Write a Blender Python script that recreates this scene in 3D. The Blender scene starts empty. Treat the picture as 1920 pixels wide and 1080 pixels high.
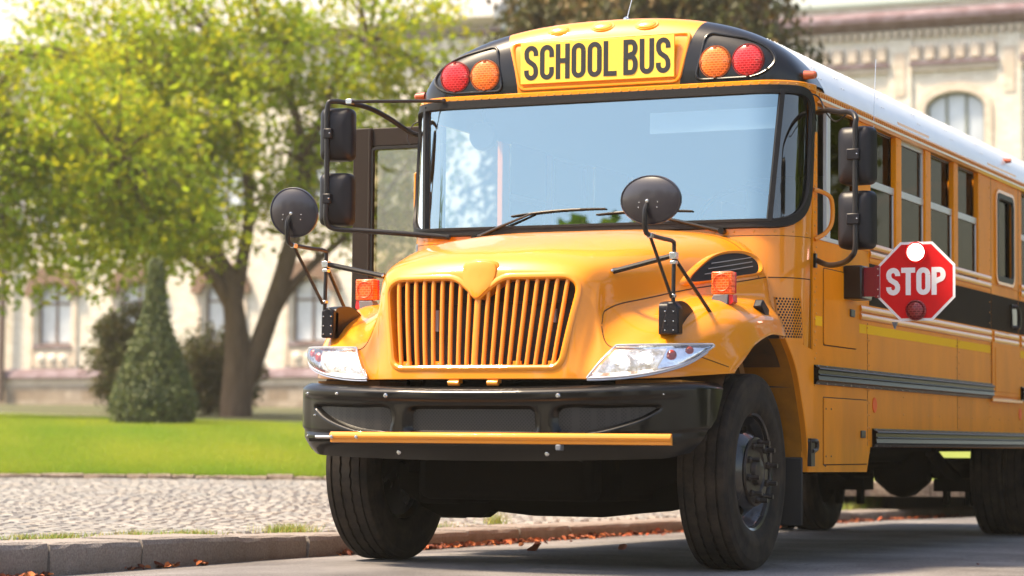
import bpy, math, random
import numpy as np
from mathutils import Vector, Matrix
rad = math.radians
random.seed(7)
RNG = np.random.default_rng(11)
S = bpy.context.scene
COL = S.collection

# ------------------------------------------------------------------ camera
ANG, PIT, ROL = rad(24.4), math.atan(289/4600), rad(0.5)
CAM = Vector((5.366, -12.43, 0.665))
FW0 = Vector((-math.sin(ANG), math.cos(ANG), 0)); RT0 = Vector((math.cos(ANG), math.sin(ANG), 0)); UP0 = Vector((0, 0, 1))
fwd = FW0*math.cos(PIT) + UP0*math.sin(PIT); up_ = UP0*math.cos(PIT) - FW0*math.sin(PIT)
rt = RT0*math.cos(ROL) + up_*math.sin(ROL); up = -RT0*math.sin(ROL) + up_*math.cos(ROL)
cd = bpy.data.cameras.new('camera'); cam = bpy.data.objects.new('camera', cd); COL.objects.link(cam)
mw = Matrix((rt, up, -fwd)).transposed().to_4x4(); mw.translation = CAM; cam.matrix_world = mw
cd.sensor_width = 36; cd.lens = 4600/1920*36; cd.clip_end = 3000; cd.clip_start = 0.1
cd.dof.use_dof = True; cd.dof.focus_distance = 13.3; cd.dof.aperture_fstop = 2.3
S.camera = cam

# ------------------------------------------------------------------ light
SUN_DIR = (-RT0*0.92 - FW0*0.12); SUN_EL = rad(58)
w = bpy.data.worlds.new('World'); S.world = w; w.use_nodes = True
nt = w.node_tree; bg = nt.nodes['Background']
sk = nt.nodes.new('ShaderNodeTexSky'); sk.sky_type = 'NISHITA'; sk.sun_disc = False
sk.sun_elevation = SUN_EL; sk.sun_rotation = math.atan2(SUN_DIR.x, SUN_DIR.y)
sk.air_density = 1.0; sk.dust_density = 2.0; sk.ozone_density = 1.0
nt.links.new(sk.outputs[0], bg.inputs[0]); bg.inputs[1].default_value = 0.15
sl = bpy.data.lights.new('sun', 'SUN'); so = bpy.data.objects.new('sun', sl); COL.objects.link(so)
sl.energy = 4.0; sl.angle = rad(8); sl.color = (1, .88, .68)
sdir = Vector((SUN_DIR.x, SUN_DIR.y, 0)).normalized()*math.cos(SUN_EL) + Vector((0, 0, math.sin(SUN_EL)))
so.rotation_euler = sdir.to_track_quat('Z', 'Y').to_euler(); so.location = (0, 0, 30)
S.view_settings.view_transform = 'Standard'; S.view_settings.look = 'None'
S.view_settings.exposure = 1.36
S.view_settings.use_white_balance = True; S.view_settings.white_balance_temperature = 7300; S.view_settings.white_balance_tint = 12; S.view_settings.gamma = 1
S.render.engine = 'CYCLES'
S.cycles.max_bounces = 8; S.cycles.transparent_max_bounces = 12; S.cycles.sample_clamp_indirect = 6

# ------------------------------------------------------------------ materials
MATS = {}
def mat(name, col=(.5, .5, .5), rough=.5, metal=0., coat=0., coat_r=.04, noise=None, bump=None, spec=.5, emit=None, vcol=None, transl=None, alpha=None, dirt=None):
    if name in MATS: return MATS[name]
    m = bpy.data.materials.new(name); m.use_nodes = True; n = m.node_tree.nodes; l = m.node_tree.links
    b = n['Principled BSDF']
    b.inputs['Base Color'].default_value = (*col, 1); b.inputs['Roughness'].default_value = rough
    b.inputs['Metallic'].default_value = metal; b.inputs['Coat Weight'].default_value = coat
    b.inputs['Coat Roughness'].default_value = coat_r; b.inputs['Specular IOR Level'].default_value = spec
    tc = n.new('ShaderNodeTexCoord')
    src = None
    if noise:
        sc, c2, lo, hi = noise[:4]
        nz = n.new('ShaderNodeTexNoise'); nz.inputs['Scale'].default_value = sc; nz.inputs['Detail'].default_value = 8
        nz.inputs['Roughness'].default_value = .65
        if len(noise) > 4:
            mp = n.new('ShaderNodeMapping'); mp.inputs['Scale'].default_value = noise[4]
            l.new(tc.outputs['Object'], mp.inputs[0]); l.new(mp.outputs[0], nz.inputs['Vector'])
        else: l.new(tc.outputs['Object'], nz.inputs['Vector'])
        r = n.new('ShaderNodeValToRGB'); r.color_ramp.elements[0].position = lo; r.color_ramp.elements[1].position = hi
        r.color_ramp.elements[0].color = (*col, 1); r.color_ramp.elements[1].color = (*c2, 1)
        l.new(nz.outputs[0], r.inputs[0]); src = r.outputs[0]
    if vcol:
        a = n.new('ShaderNodeAttribute'); a.attribute_name = vcol
        if True:
            mx = n.new('ShaderNodeMix'); mx.data_type = 'RGBA'; mx.blend_type = 'MULTIPLY'; mx.inputs[0].default_value = 1
            if src is None: mx.inputs[6].default_value = (*col, 1)
            else: l.new(src, mx.inputs[6])
            l.new(a.outputs['Color'], mx.inputs[7]); src = mx.outputs[2]
    if dirt:
        # a dusty film gathering low on the body: (colour, z_low, z_high, amount)
        dc, z0, z1, am = dirt
        sp = n.new('ShaderNodeSeparateXYZ'); l.new(tc.outputs['Object'], sp.inputs[0])
        mr = n.new('ShaderNodeMapRange'); mr.inputs[1].default_value = z1; mr.inputs[2].default_value = z0
        mr.inputs[3].default_value = 0; mr.inputs[4].default_value = 1; l.new(sp.outputs[2], mr.inputs[0])
        n2 = n.new('ShaderNodeTexNoise'); n2.inputs['Scale'].default_value = 7; n2.inputs['Detail'].default_value = 8
        m2 = n.new('ShaderNodeMapping'); m2.inputs['Scale'].default_value = (1, 1, .25)
        l.new(tc.outputs['Object'], m2.inputs[0]); l.new(m2.outputs[0], n2.inputs['Vector'])
        ml = n.new('ShaderNodeMath'); ml.operation = 'MULTIPLY'; l.new(mr.outputs[0], ml.inputs[0]); l.new(n2.outputs[0], ml.inputs[1])
        mm = n.new('ShaderNodeMath'); mm.operation = 'MULTIPLY'; l.new(ml.outputs[0], mm.inputs[0]); mm.inputs[1].default_value = am; mm.use_clamp = True
        mx = n.new('ShaderNodeMix'); mx.data_type = 'RGBA'; l.new(mm.outputs[0], mx.inputs[0])
        if src is None: mx.inputs[6].default_value = (*col, 1)
        else: l.new(src, mx.inputs[6])
        mx.inputs[7].default_value = (*dc, 1); src = mx.outputs[2]
        ra = n.new('ShaderNodeMapRange'); ra.inputs[3].default_value = rough; ra.inputs[4].default_value = min(rough+.4, 1)
        l.new(mm.outputs[0], ra.inputs[0]); l.new(ra.outputs[0], b.inputs['Roughness'])
    if src is not None: l.new(src, b.inputs['Base Color'])
    if bump:
        sc, st, di = bump[:3]
        nz = n.new('ShaderNodeTexNoise'); nz.inputs['Scale'].default_value = sc; nz.inputs['Detail'].default_value = 6
        l.new(tc.outputs['Object'], nz.inputs['Vector'])
        bp = n.new('ShaderNodeBump'); bp.inputs['Strength'].default_value = st; bp.inputs['Distance'].default_value = di
        l.new(nz.outputs[0], bp.inputs['Height']); l.new(bp.outputs[0], b.inputs['Normal'])
    if emit:
        b.inputs['Emission Color'].default_value = (*emit[0], 1); b.inputs['Emission Strength'].default_value = emit[1]
    if transl:
        t = n.new('ShaderNodeBsdfTranslucent'); ms = n.new('ShaderNodeMixShader'); ms.inputs[0].default_value = transl
        if src is not None: l.new(src, t.inputs[0])
        else: t.inputs[0].default_value = (*col, 1)
        l.new(b.outputs[0], ms.inputs[1]); l.new(t.outputs[0], ms.inputs[2])
        l.new(ms.outputs[0], n['Material Output'].inputs[0])
    MATS[name] = m; return m

def glass(name, tint, refl, rough=.0, rcol=(1, 1, 1), top=1):
    """thin pane: part of the light passes tinted, part is mirrored (more at grazing angles)"""
    if name in MATS: return MATS[name]
    m = bpy.data.materials.new(name); m.use_nodes = True; n = m.node_tree.nodes; l = m.node_tree.links
    n.remove(n['Principled BSDF'])
    t = n.new('ShaderNodeBsdfTransparent'); t.inputs[0].default_value = (*tint, 1)
    g = n.new('ShaderNodeBsdfGlossy'); g.inputs['Roughness'].default_value = rough; g.inputs[0].default_value = (*rcol, 1)
    lw = n.new('ShaderNodeLayerWeight'); lw.inputs[0].default_value = .25
    mr = n.new('ShaderNodeMapRange'); mr.inputs[3].default_value = refl; mr.inputs[4].default_value = top
    l.new(lw.outputs['Fresnel'], mr.inputs[0])
    mx = n.new('ShaderNodeMixShader'); l.new(mr.outputs[0], mx.inputs[0]); l.new(t.outputs[0], mx.inputs[1]); l.new(g.outputs[0], mx.inputs[2])
    l.new(mx.outputs[0], n['Material Output'].inputs[0]); MATS[name] = m; return m

YCOL = (.80, .262, .006)
YEL = mat('bus_yellow_paint', YCOL, .42, spec=.3, coat=.65, coat_r=.04, noise=(3, (.76, .238, .006), .35, .75), bump=(2.2, .05, .003), dirt=((.35, .20, .08), .45, 1.25, .45))
YSIDE = mat('bus_yellow_side', (.95, .295, .003), .6, spec=.08, coat=.10, coat_r=.08, noise=(2.2, (.74, .225, .005), .35, .75, (1, 1, .45)), bump=(1.6, .12, .004), dirt=((.26, .13, .05), .45, 1.5, .75))
BLK = mat('bus_gloss_black', (.006, .005, .005), .3, spec=.3, coat=.35, coat_r=.05, bump=(3, .08, .004))
BUMP = mat('bumper_black', (.004, .0035, .0035), .4, spec=.1, coat=.45, coat_r=.03)
BLKM = mat('side_black_paint', (.018, .011, .008), .65, spec=.04, dirt=((.12, .08, .05), 1.4, 1.9, .3))
WHT = mat('roof_white', (.80, .79, .76), .35, coat=.3, noise=(2, (.70, .69, .66), .4, .8))
RUB = mat('rubber_black', (.011, .010, .010), .5, spec=.3, bump=(40, .1, .002))
PLA = mat('mirror_plastic', (.006, .005, .008), .40, spec=.3, bump=(120, .15, .001))
TUBEM = mat('tube_black', (.012, .010, .010), .38, spec=.35)
TYR = mat('tyre_rubber', (.012, .010, .010), .78, spec=.2, noise=(7, (.050, .036, .026), .42, .75), bump=(60, .2, .002))
STEEL = mat('dark_steel', (.035, .030, .028), .45, metal=.4, noise=(20, (.07, .038, .026), .5, .8))
RIM = mat('rim_black', (.010, .010, .012), .25, coat=.4, dirt=((.05, .035, .025), .2, .8, .2))
CHR = mat('bolt_steel', (.6, .6, .6), .25, metal=1)
UND = mat('underbody_black', (.003, .0025, .002), .9, spec=.05)
SILV = mat('window_alu', (.62, .62, .62), .42, metal=.5)
DKIN = mat('interior_dark', (.03, .028, .03), .8)
CEIL = mat('interior_ceiling', (.34, .35, .35), .5)
SEAT = mat('seat_green_vinyl', (.07, .11, .10), .5)
INPAN = mat('interior_panel', (.25, .27, .28), .5)
RUBL = mat('rub_rail_black', (.006, .004, .003), .3, spec=.10, coat=.05, coat_r=.05)
REFY = mat('reflective_yellow', (.95, .50, .004), .6, spec=.1)
SIGNY = mat('sign_yellow', (.95, .64, .08), .35, coat=.4)
LETB = mat('letter_black', (.02, .02, .022), .4)
WPAINT = mat('white_sign_paint', (.85, .83, .83), .6, spec=.2)
RED = mat('stop_red', (.70, .008, .010), .6, spec=.2, noise=(30, (.62, .006, .010), .3, .8))
GREYP = mat('grey_plastic', (.13, .14, .16), .5)
REDR = mat('red_reflector', (.55, .01, .015), .25, coat=.5)
ORR = mat('orange_reflector', (.85, .10, .006), .5, spec=.2)
CHROME = mat('headlamp_reflector', (.85, .85, .86), .12, metal=1, bump=(25, .5, .01))
WINDSH = glass('windshield_glass', (.62, .70, .72), .33, rcol=(.68, .90, .98))
QGLASS = glass('quarter_glass', (.18, .19, .18), .10)
SGLASS = glass('side_glass', (.14, .12, .10), .04, rcol=(.85, .76, .62), top=.22)
DGLASS = glass('door_glass', (.78, .74, .60), .07, top=.5)
FMIR = mat('fender_mirror_shell', (.022, .019, .026), .33, coat=.25)
LENS = glass('lens_clear', (.96, .96, .97), .06)
WPANE = mat('window_pane_blue', (.10, .12, .15), .06, spec=1.0)

def lens_mat(name, col, e=0, ec=None, scale=(150, 150, 150)):
    if name in MATS: return MATS[name]
    m = mat(name, col, .3, spec=.3, coat=.3)
    n = m.node_tree.nodes; l = m.node_tree.links; b = n['Principled BSDF']
    tc = n.new('ShaderNodeTexCoord'); mp = n.new('ShaderNodeMapping')
    mp.inputs['Rotation'].default_value = (rad(90), 0, 0)
    br = n.new('ShaderNodeTexBrick'); br.inputs['Scale'].default_value = 1; br.offset = .5
    br.inputs['Brick Width'].default_value = .024; br.inputs['Row Height'].default_value = .0135; br.inputs['Mortar Size'].default_value = .0022
    d = tuple(c*.55 for c in col); br.inputs['Color1'].default_value = (*col, 1); br.inputs['Color2'].default_value = (*d, 1)
    li = tuple(min(1, c*1.35+.05) for c in col); br.inputs['Mortar'].default_value = (*li, 1)
    l.new(tc.outputs['Object'], mp.inputs[0]); l.new(mp.outputs[0], br.inputs['Vector']); l.new(br.outputs['Color'], b.inputs['Base Color'])
    bp = n.new('ShaderNodeBump'); bp.inputs['Strength'].default_value = .5; bp.inputs['Distance'].default_value = .002
    l.new(br.outputs['Fac'], bp.inputs['Height']); l.new(bp.outputs[0], b.inputs['Normal'])
    if e: b.inputs['Emission Color'].default_value = (*(ec or col), 1); b.inputs['Emission Strength'].default_value = e
    return m
LRED = lens_mat('lens_red', (.50, .004, .010), .04, (.8, .02, .03))
LAMB = lens_mat('lens_amber', (.72, .14, .008), .04, (1, .25, .03))
TAMB = lens_mat('turn_lens', (.85, .09, .004), .06, (1, .12, .01))
LDRED = lens_mat('lens_dark_red', (.22, .006, .01))
CLAMB = mat('clearance_lens', (.85, .34, .02), .2, coat=1)
MKR = mat('marker_lens', (.40, .07, .015), .25, coat=.8)
LITL = mat('stop_lamp_lit', (1, .8, .8), .3, emit=((1, .55, .50), 5.0))
BOWL = mat('headlamp_bowl', (.85, .85, .85), .15, metal=.7, noise=(26, (.28, .24, .21), .44, .60), bump=(45, 1, .01), emit=((1, .93, .80), .13))
HEADL = mat('headlamp_lit', (1, 1, 1), .3, emit=((1, .93, .80), 3.0))

def meshgrill(name, col, hole, s, thr):
    m = mat(name, col, .4); n = m.node_tree.nodes; l = m.node_tree.links; b = n['Principled BSDF']
    tc = n.new('ShaderNodeTexCoord'); vo = n.new('ShaderNodeTexVoronoi'); vo.inputs['Scale'].default_value = s; vo.inputs['Randomness'].default_value = .0
    vo.feature = 'DISTANCE_TO_EDGE'
    mp = n.new('ShaderNodeMapping'); mp.inputs['Rotation'].default_value = (0, rad(45), 0)
    l.new(tc.outputs['Object'], mp.inputs[0]); l.new(mp.outputs[0], vo.inputs['Vector'])
    r = n.new('ShaderNodeValToRGB'); r.color_ramp.elements[0].position = thr; r.color_ramp.elements[1].position = thr+.05
    r.color_ramp.elements[0].color = (*col, 1); r.color_ramp.elements[1].color = (*hole, 1)
    l.new(vo.outputs['Distance'], r.inputs[0]); l.new(r.outputs[0], b.inputs['Base Color']); return m
GRILLM = meshgrill('bumper_mesh', (.022, .019, .018), (.002, .002, .002), 75, .16)

# ------------------------------------------------------------------ mesh helpers
class M:
    def __init__(s): s.v = []; s.f = []
    def add(s, vs, fs):
        o = len(s.v); s.v += [tuple(p) for p in vs]; s.f += [tuple(i+o for i in f) for f in fs]; return s
    def box(s, x0, x1, y0, y1, z0, z1):
        return s.add([(x0, y0, z0), (x1, y0, z0), (x1, y1, z0), (x0, y1, z0), (x0, y0, z1), (x1, y0, z1), (x1, y1, z1), (x0, y1, z1)],
                     [(3, 2, 1, 0), (4, 5, 6, 7), (0, 1, 5, 4), (1, 2, 6, 5), (2, 3, 7, 6), (3, 0, 4, 7)])
    def prism(s, pts, axis, a, b):
        """polygon pts (2-D) extruded along axis from a to b"""
        def P(p, t):
            return (t, p[0], p[1]) if axis == 'X' else (p[0], t, p[1]) if axis == 'Y' else (p[0], p[1], t)
        n = len(pts); vs = [P(p, a) for p in pts]+[P(p, b) for p in pts]
        fs = [tuple(range(n))[::-1], tuple(range(n, 2*n))]+[(i, (i+1) % n, n+(i+1) % n, n+i) for i in range(n)]
        return s.add(vs, fs)
    def cyl(s, p0, p1, r0, r1=None, n=16, caps=True):
        r1 = r0 if r1 is None else r1
        p0 = Vector(p0); p1 = Vector(p1); d = (p1-p0).normalized(); a = d.orthogonal().normalized(); b = d.cross(a)
        vs = []
        for p, r in ((p0, r0), (p1, r1)):
            for i in range(n):
                t = 2*math.pi*i/n; vs.append(p+(a*math.cos(t)+b*math.sin(t))*r)
        fs = [(i, (i+1) % n, n+(i+1) % n, n+i) for i in range(n)]
        if caps: fs += [tuple(range(n))[::-1], tuple(range(n, 2*n))]
        return s.add(vs, fs)
    def tube(s, pts, r, n=10, closed=False, flat=None):
        pts = [Vector(p) for p in pts]; k = len(pts); rr = r if hasattr(r, '__len__') else [r]*k
        vs = []; prev = None
        for i, p in enumerate(pts):
            if closed: d = pts[(i+1) % k]-pts[i-1]
            else: d = pts[min(i+1, k-1)]-pts[max(i-1, 0)]
            if d.length < 1e-9: d = Vector((0, 0, 1))
            d.normalize()
            if prev is None: a = d.orthogonal().normalized()
            else: a = (prev-d*prev.dot(d)).normalized()
            prev = a; b = d.cross(a)
            for j in range(n):
                t = 2*math.pi*j/n; vs.append(p+(a*math.cos(t)+b*math.sin(t))*rr[i])
        m = k if closed else k-1
        fs = [(i*n+j, i*n+(j+1) % n, ((i+1) % k)*n+(j+1) % n, ((i+1) % k)*n+j) for i in range(m) for j in range(n)]
        if not closed: fs += [tuple(range(n))[::-1], tuple(range((k-1)*n, k*n))]
        return s.add(vs, fs)
    def ribbon(s, pts, nrm, w, t, closed=False):
        """rectangular section swept on pts; nrm(i) outward normal"""
        pts = [Vector(p) for p in pts]; k = len(pts); vs = []
        for i, p in enumerate(pts):
            d = (pts[(i+1) % k]-pts[i-1]) if closed else pts[min(i+1, k-1)]-pts[max(i-1, 0)]
            d.normalize(); nn = Vector(nrm(i)).normalized(); b = d.cross(nn).normalized()
            vs += [p-b*w/2, p-b*w*.36+nn*t, p+b*w*.36+nn*t, p+b*w/2]
        m = k if closed else k-1
        fs = [(i*4+j, ((i+1) % k)*4+j, ((i+1) % k)*4+j+1, i*4+j+1) for i in range(m) for j in range(3)]
        return s.add(vs, fs)
    def grid(s, P, close_u=False, close_v=False, keep=None):
        nu = len(P); nv = len(P[0]); vs = [p for r in P for p in r]; fs = []
        for i in range(nu if close_u else nu-1):
            for j in range(nv if close_v else nv-1):
                q = (i*nv+j, ((i+1) % nu)*nv+j, ((i+1) % nu)*nv+(j+1) % nv, i*nv+(j+1) % nv)
                if keep is None or keep(i, j): fs.append(q)
        return s.add(vs, fs)
    def lathe(s, prof, c, axis='X', n=48, a0=0, a1=2*math.pi):
        """prof: (along, radius); c centre"""
        full = abs(a1-a0-2*math.pi) < 1e-6; k = n if full else n+1; rows = []
        for i in range(k):
            t = a0+(a1-a0)*i/n; row = []
            for al, r in prof:
                if axis == 'X': row.append((c[0]+al, c[1]+r*math.cos(t), c[2]+r*math.sin(t)))
                elif axis == 'Y': row.append((c[0]+r*math.cos(t), c[1]+al, c[2]+r*math.sin(t)))
                else: row.append((c[0]+r*math.cos(t), c[1]+r*math.sin(t), c[2]+al))
            rows.append(row)
        return s.grid(rows, close_u=full)
    def dome(s, c, n, r, h, k=8):
        c = Vector(c); n = Vector(n).normalized(); a = n.orthogonal().normalized(); b = n.cross(a)
        vs = [c+n*h]
        for (f, g) in ((.7, .75), (1, 0)):
            for i in range(k):
                t = 2*math.pi*i/k; vs.append(c+(a*math.cos(t)+b*math.sin(t))*r*f+n*h*g)
        fs = [(0, 1+i, 1+(i+1) % k) for i in range(k)]+[(1+i, 1+k+i, 1+k+(i+1) % k, 1+(i+1) % k) for i in range(k)]
        return s.add(vs, fs)
    def build(s, name, m, parent=None, smooth=True, bevel=0, sharp=38, kind=None, label=None, solid=0):
        me = bpy.data.meshes.new(name); me.from_pydata(s.v, [], s.f); me.materials.append(m); me.validate()
        if smooth:
            me.shade_smooth(); me.set_sharp_from_angle(angle=rad(sharp))
        o = bpy.data.objects.new(name, me); COL.objects.link(o)
        if parent is not None: o.parent = parent
        if bevel:
            b = o.modifiers.new('bevel', 'BEVEL'); b.width = bevel; b.segments = 2; b.limit_method = 'ANGLE'
        if solid:
            b = o.modifiers.new('solid', 'SOLIDIFY'); b.thickness = solid; b.offset = -1
        if kind: o['kind'] = kind
        if label: o['label'] = label
        return o
def fix_normals(o):
    import bmesh
    bm = bmesh.new(); bm.from_mesh(o.data); bmesh.ops.recalc_face_normals(bm, faces=bm.faces); bm.to_mesh(o.data); bm.free(); return o
def thing(name, label, cat, loc=(0, 0, 0), group=None):
    o = bpy.data.objects.new(name, None); COL.objects.link(o); o.location = loc; o['label'] = label; o['category'] = cat
    o.empty_display_size = .3
    if group: o['group'] = group
    return o
def tag(o, label, cat, group=None):
    o['label'] = label; o['category'] = cat
    if group: o['group'] = group
    return o
def smoothpath(pts, n=6, closed=False):
    """Catmull-Rom"""
    pts = [Vector(p) for p in pts]; k = len(pts); out = []
    for i in range(k if closed else k-1):
        if closed: a, b, c, d = pts[i-1], pts[i], pts[(i+1) % k], pts[(i+2) % k]
        else: a, b, c, d = pts[max(i-1, 0)], pts[i], pts[i+1], pts[min(i+2, k-1)]
        for j in range(n):
            t = j/n
            out.append(.5*((2*b)+(c-a)*t+(2*a-5*b+4*c-d)*t*t+(-a+3*b-3*c+d)*t**3))
    if not closed: out.append(pts[-1])
    return out
def roundpoly(pts, r, n=5):
    """round the corners of a closed 2-D/3-D polygon; r scalar or list"""
    pts = [Vector(p) for p in pts]; k = len(pts); out = []
    for i, p in enumerate(pts):
        ri = r[i] if hasattr(r, '__len__') else r
        a = (pts[i-1]-p); b = (pts[(i+1) % k]-p)
        ra = min(ri, a.length*.49); rb = min(ri, b.length*.49)
        A = p+a.normalized()*ra; B = p+b.normalized()*rb
        for j in range(n+1):
            t = j/n; out.append(A*(1-t)**2+p*2*t*(1-t)+B*t*t)
    return out
def inpoly(x, y, P):
    c = False; n = len(P)
    for i in range(n):
        x0, y0 = P[i][0], P[i][1]; x1, y1 = P[i-1][0], P[i-1][1]
        if (y0 > y) != (y1 > y) and x < (x1-x0)*(y-y0)/(y1-y0)+x0: c = not c
    return c

# ================================================================== SETTING
def W(u, d, z=0): p = CAM+RT0*u+FW0*d; return Vector((p.x, p.y, z))
def UD(x, y): v = Vector((x, y, 0))-Vector((CAM.x, CAM.y, 0)); return v.dot(RT0), v.dot(FW0)
DPROF = [(-500, .12), (10, .12), (17, .12), (26, .25), (45, .93), (60, 1.3), (95, 1.98), (110, 2.1), (400, 2.6)]
def gz(d): return float(np.interp(d, [a for a, _ in DPROF], [b for _, b in DPROF]))
def smst(a, b, x): t = min(max((x-a)/(b-a), 0), 1); return t*t*(3-2*t)
KERB = [Vector(p) for p in ((-2.6, -40, 0), (-2.3, -12, 0), (-2.12, -5, 0), (-2.05, -2.5, 0), (-1.98, 0, 0), (-1.98, 2.5, 0), (-1.99, 5, 0), (-1.95, 7.5, 0), (-1.75, 11, 0), (-1.33, 15, 0), (.4, 20, 0), (6, 24, 0), (20, 31.5, 0), (60, 50, 0))]
KERBS = smoothpath(KERB, 10)
def kerbdist(x, y):
    best = 1e9
    for a, b in zip(KERBS[:-1], KERBS[1:]):
        ab = b-a; t = max(0, min(1, ((x-a.x)*ab.x+(y-a.y)*ab.y)/(ab.x**2+ab.y**2)))
        dx = x-a.x-ab.x*t; dy = y-a.y-ab.y*t; d = math.hypot(dx, dy)
        if d < best: best = d; side = ab.x*(y-a.y)-ab.y*(x-a.x)
    return best if side > 0 else -best      # positive: behind the kerb
def zroad(x, y):
    d = -kerbdist(x, y)
    return -.0055*min(max(y, 0), 20)-.045*(1-smst(0, 1.0, d))
def kh(y): return float(np.interp(y, [-4, -2.4, -.5, 2, 5], [.185, .185, .16, .125, .105]))
def zpave(x, y):
    d = kerbdist(x, y); u, dd = UD(x, y)
    zk = zroad(x, y)+kh(y)
    t = smst(0, 5, d)
    return zk*(1-t)+max(gz(dd), zk)*t

ASPH = mat('asphalt', (.10, .094, .092), .88, spec=.3, noise=(120, (.30, .285, .28), .42, .62), bump=(150, .9, .008))
def road_extra():
    n = ASPH.node_tree.nodes; l = ASPH.node_tree.links; b = n['Principled BSDF']
    src = b.inputs['Base Color'].links[0].from_socket
    tc = n.new('ShaderNodeTexCoord'); nz = n.new('ShaderNodeTexNoise'); nz.inputs['Scale'].default_value = .9; nz.inputs['Detail'].default_value = 7
    l.new(tc.outputs['Object'], nz.inputs['Vector'])
    r = n.new('ShaderNodeValToRGB'); r.color_ramp.elements[0].color = (.58, .56, .56, 1); r.color_ramp.elements[1].color = (1.2, 1.18, 1.18, 1)
    r.color_ramp.elements[0].position = .35; r.color_ramp.elements[1].position = .65; l.new(nz.outputs[0], r.inputs[0])
    mx = n.new('ShaderNodeMix'); mx.data_type = 'RGBA'; mx.blend_type = 'MULTIPLY'; mx.inputs[0].default_value = 1
    l.new(src, mx.inputs[6]); l.new(r.outputs[0], mx.inputs[7])
    vo = n.new('ShaderNodeTexVoronoi'); vo.feature = 'DISTANCE_TO_EDGE'; vo.inputs['Scale'].default_value = .9
    nz2 = n.new('ShaderNodeTexNoise'); nz2.inputs['Scale'].default_value = 3; nz2.inputs['Detail'].default_value = 5
    va = n.new('ShaderNodeVectorMath'); va.operation = 'ADD'; vs_ = n.new('ShaderNodeVectorMath'); vs_.operation = 'SCALE'; vs_.inputs[3].default_value = .5
    l.new(tc.outputs['Object'], nz2.inputs['Vector']); l.new(nz2.outputs['Color'], vs_.inputs[0]); l.new(vs_.outputs[0], va.inputs[0]); l.new(tc.outputs['Object'], va.inputs[1]); l.new(va.outputs[0], vo.inputs['Vector'])
    r2 = n.new('ShaderNodeValToRGB'); r2.color_ramp.elements[0].color = (.45, .45, .45, 1); r2.color_ramp.elements[1].color = (1, 1, 1, 1); r2.color_ramp.elements[1].position = .008
    l.new(vo.outputs['Distance'], r2.inputs[0])
    m3 = n.new('ShaderNodeMix'); m3.data_type = 'RGBA'; m3.blend_type = 'MULTIPLY'; m3.inputs[0].default_value = .8
    l.new(mx.outputs[2], m3.inputs[6]); l.new(r2.outputs[0], m3.inputs[7]); l.new(m3.outputs[2], b.inputs['Base Color'])
road_extra()
PAVEM = mat('pavement_joint_earth', (.11, .10, .085), .95, noise=(14, (.20, .19, .11), .4, .7), bump=(60, .6, .01))
COB = mat('cobble_granite', (.30, .30, .30), .8, spec=.25, noise=(60, (.23, .22, .20), .35, .7), vcol='tint', bump=(90, .5, .004))
KST = mat('kerb_granite', (.30, .27, .245), .8, noise=(75, (.15, .125, .11), .36, .68), bump=(90, .9, .008), dirt=((.13, .09, .065), -.1, .14, 1.5))
GRASS = mat('lawn_soil_green', (.15, .19, .02), .9, noise=(9, (.20, .24, .03), .35, .7), bump=(50, .5, .03))
BLADE = mat('grass_blade', (.28, .37, .03), .6, vcol='tint', transl=.45)
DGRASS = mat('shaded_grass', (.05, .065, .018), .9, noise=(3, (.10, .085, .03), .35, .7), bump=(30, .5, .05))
PATH = mat('path_grit', (.36, .31, .27), .9, noise=(8, (.28, .23, .19), .4, .7))
GND = mat('outer_ground', (.09, .088, .085), .95, noise=(.5, (.12, .115, .11), .4, .7))

def sheet(name, rows, m, kind='structure', z=0): 
    o = M().grid(rows).build(name, m, kind=kind, sharp=60); return o
# far ground
o = M().grid([[(x, y, -.35) for y in (-320, 0, 320)] for x in (-320, 0, 320)]).build('ground', GND, kind='structure')
# road: rows across from the kerb to the far side
rows = []
for p, q in zip(KERBS, KERBS[1:]+[KERBS[-1]]):
    d = (q-p) if (q-p).length > 1e-6 else (p-KERBS[-2]); d.normalize(); nrm = Vector((d.y, -d.x, 0))
    rows.append([(p.x+nrm.x*s, p.y+nrm.y*s, zroad(p.x+nrm.x*s, p.y+nrm.y*s)) for s in (-.05, .15, .3, .5, .7, .9, 1.2, 2, 4, 7, 9.5)])
rd = sheet('road', rows, ASPH)
def heightgrid(us, ds, f): return [[(lambda p: (p.x, p.y, f(p.x, p.y)))(W(u, d)) for d in ds] for u in us]
# pavement base sheet between kerb and lawn border
ds = list(np.linspace(4, 26.0, 45)); us = list(np.linspace(-26, 34, 90)); us2 = [-120, -60]+us+[60, 120]
rows = heightgrid(us, ds, lambda x, y: zpave(x, y)-.012)
g = M(); nv = len(ds)
def kp(i, j):
    c = [rows[i][j], rows[i+1][j], rows[i+1][j+1], rows[i][j+1]]
    return True
# cut along the kerb: rows measured back from the kerb line instead
rows = []
for p, q in zip(KERBS, KERBS[1:]+[KERBS[-1]]):
    d = (q-p) if (q-p).length > 1e-6 else (p-KERBS[-2]); d.normalize(); nrm = Vector((-d.y, d.x, 0))
    u0, d0 = UD(p.x, p.y); row = []
    for s in (.405, .6, .9, 1.4, 2, 2.8, 3.6, 4.5, 6, 8, 11, 15, 20):
        x = p.x+nrm.x*s; y = p.y+nrm.y*s; u, dd = UD(x, y)
        if dd > 26.02:
            # slide back to the border line
            k = (26.02-d0)/max(dd-d0, 1e-3); k = min(max(k, 0), 1); x = p.x+nrm.x*s*k; y = p.y+nrm.y*s*k
        row.append((x, y, zpave(x, y)-.014))
    rows.append(row)
pave = sheet('pavement', rows, PAVEM)

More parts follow.
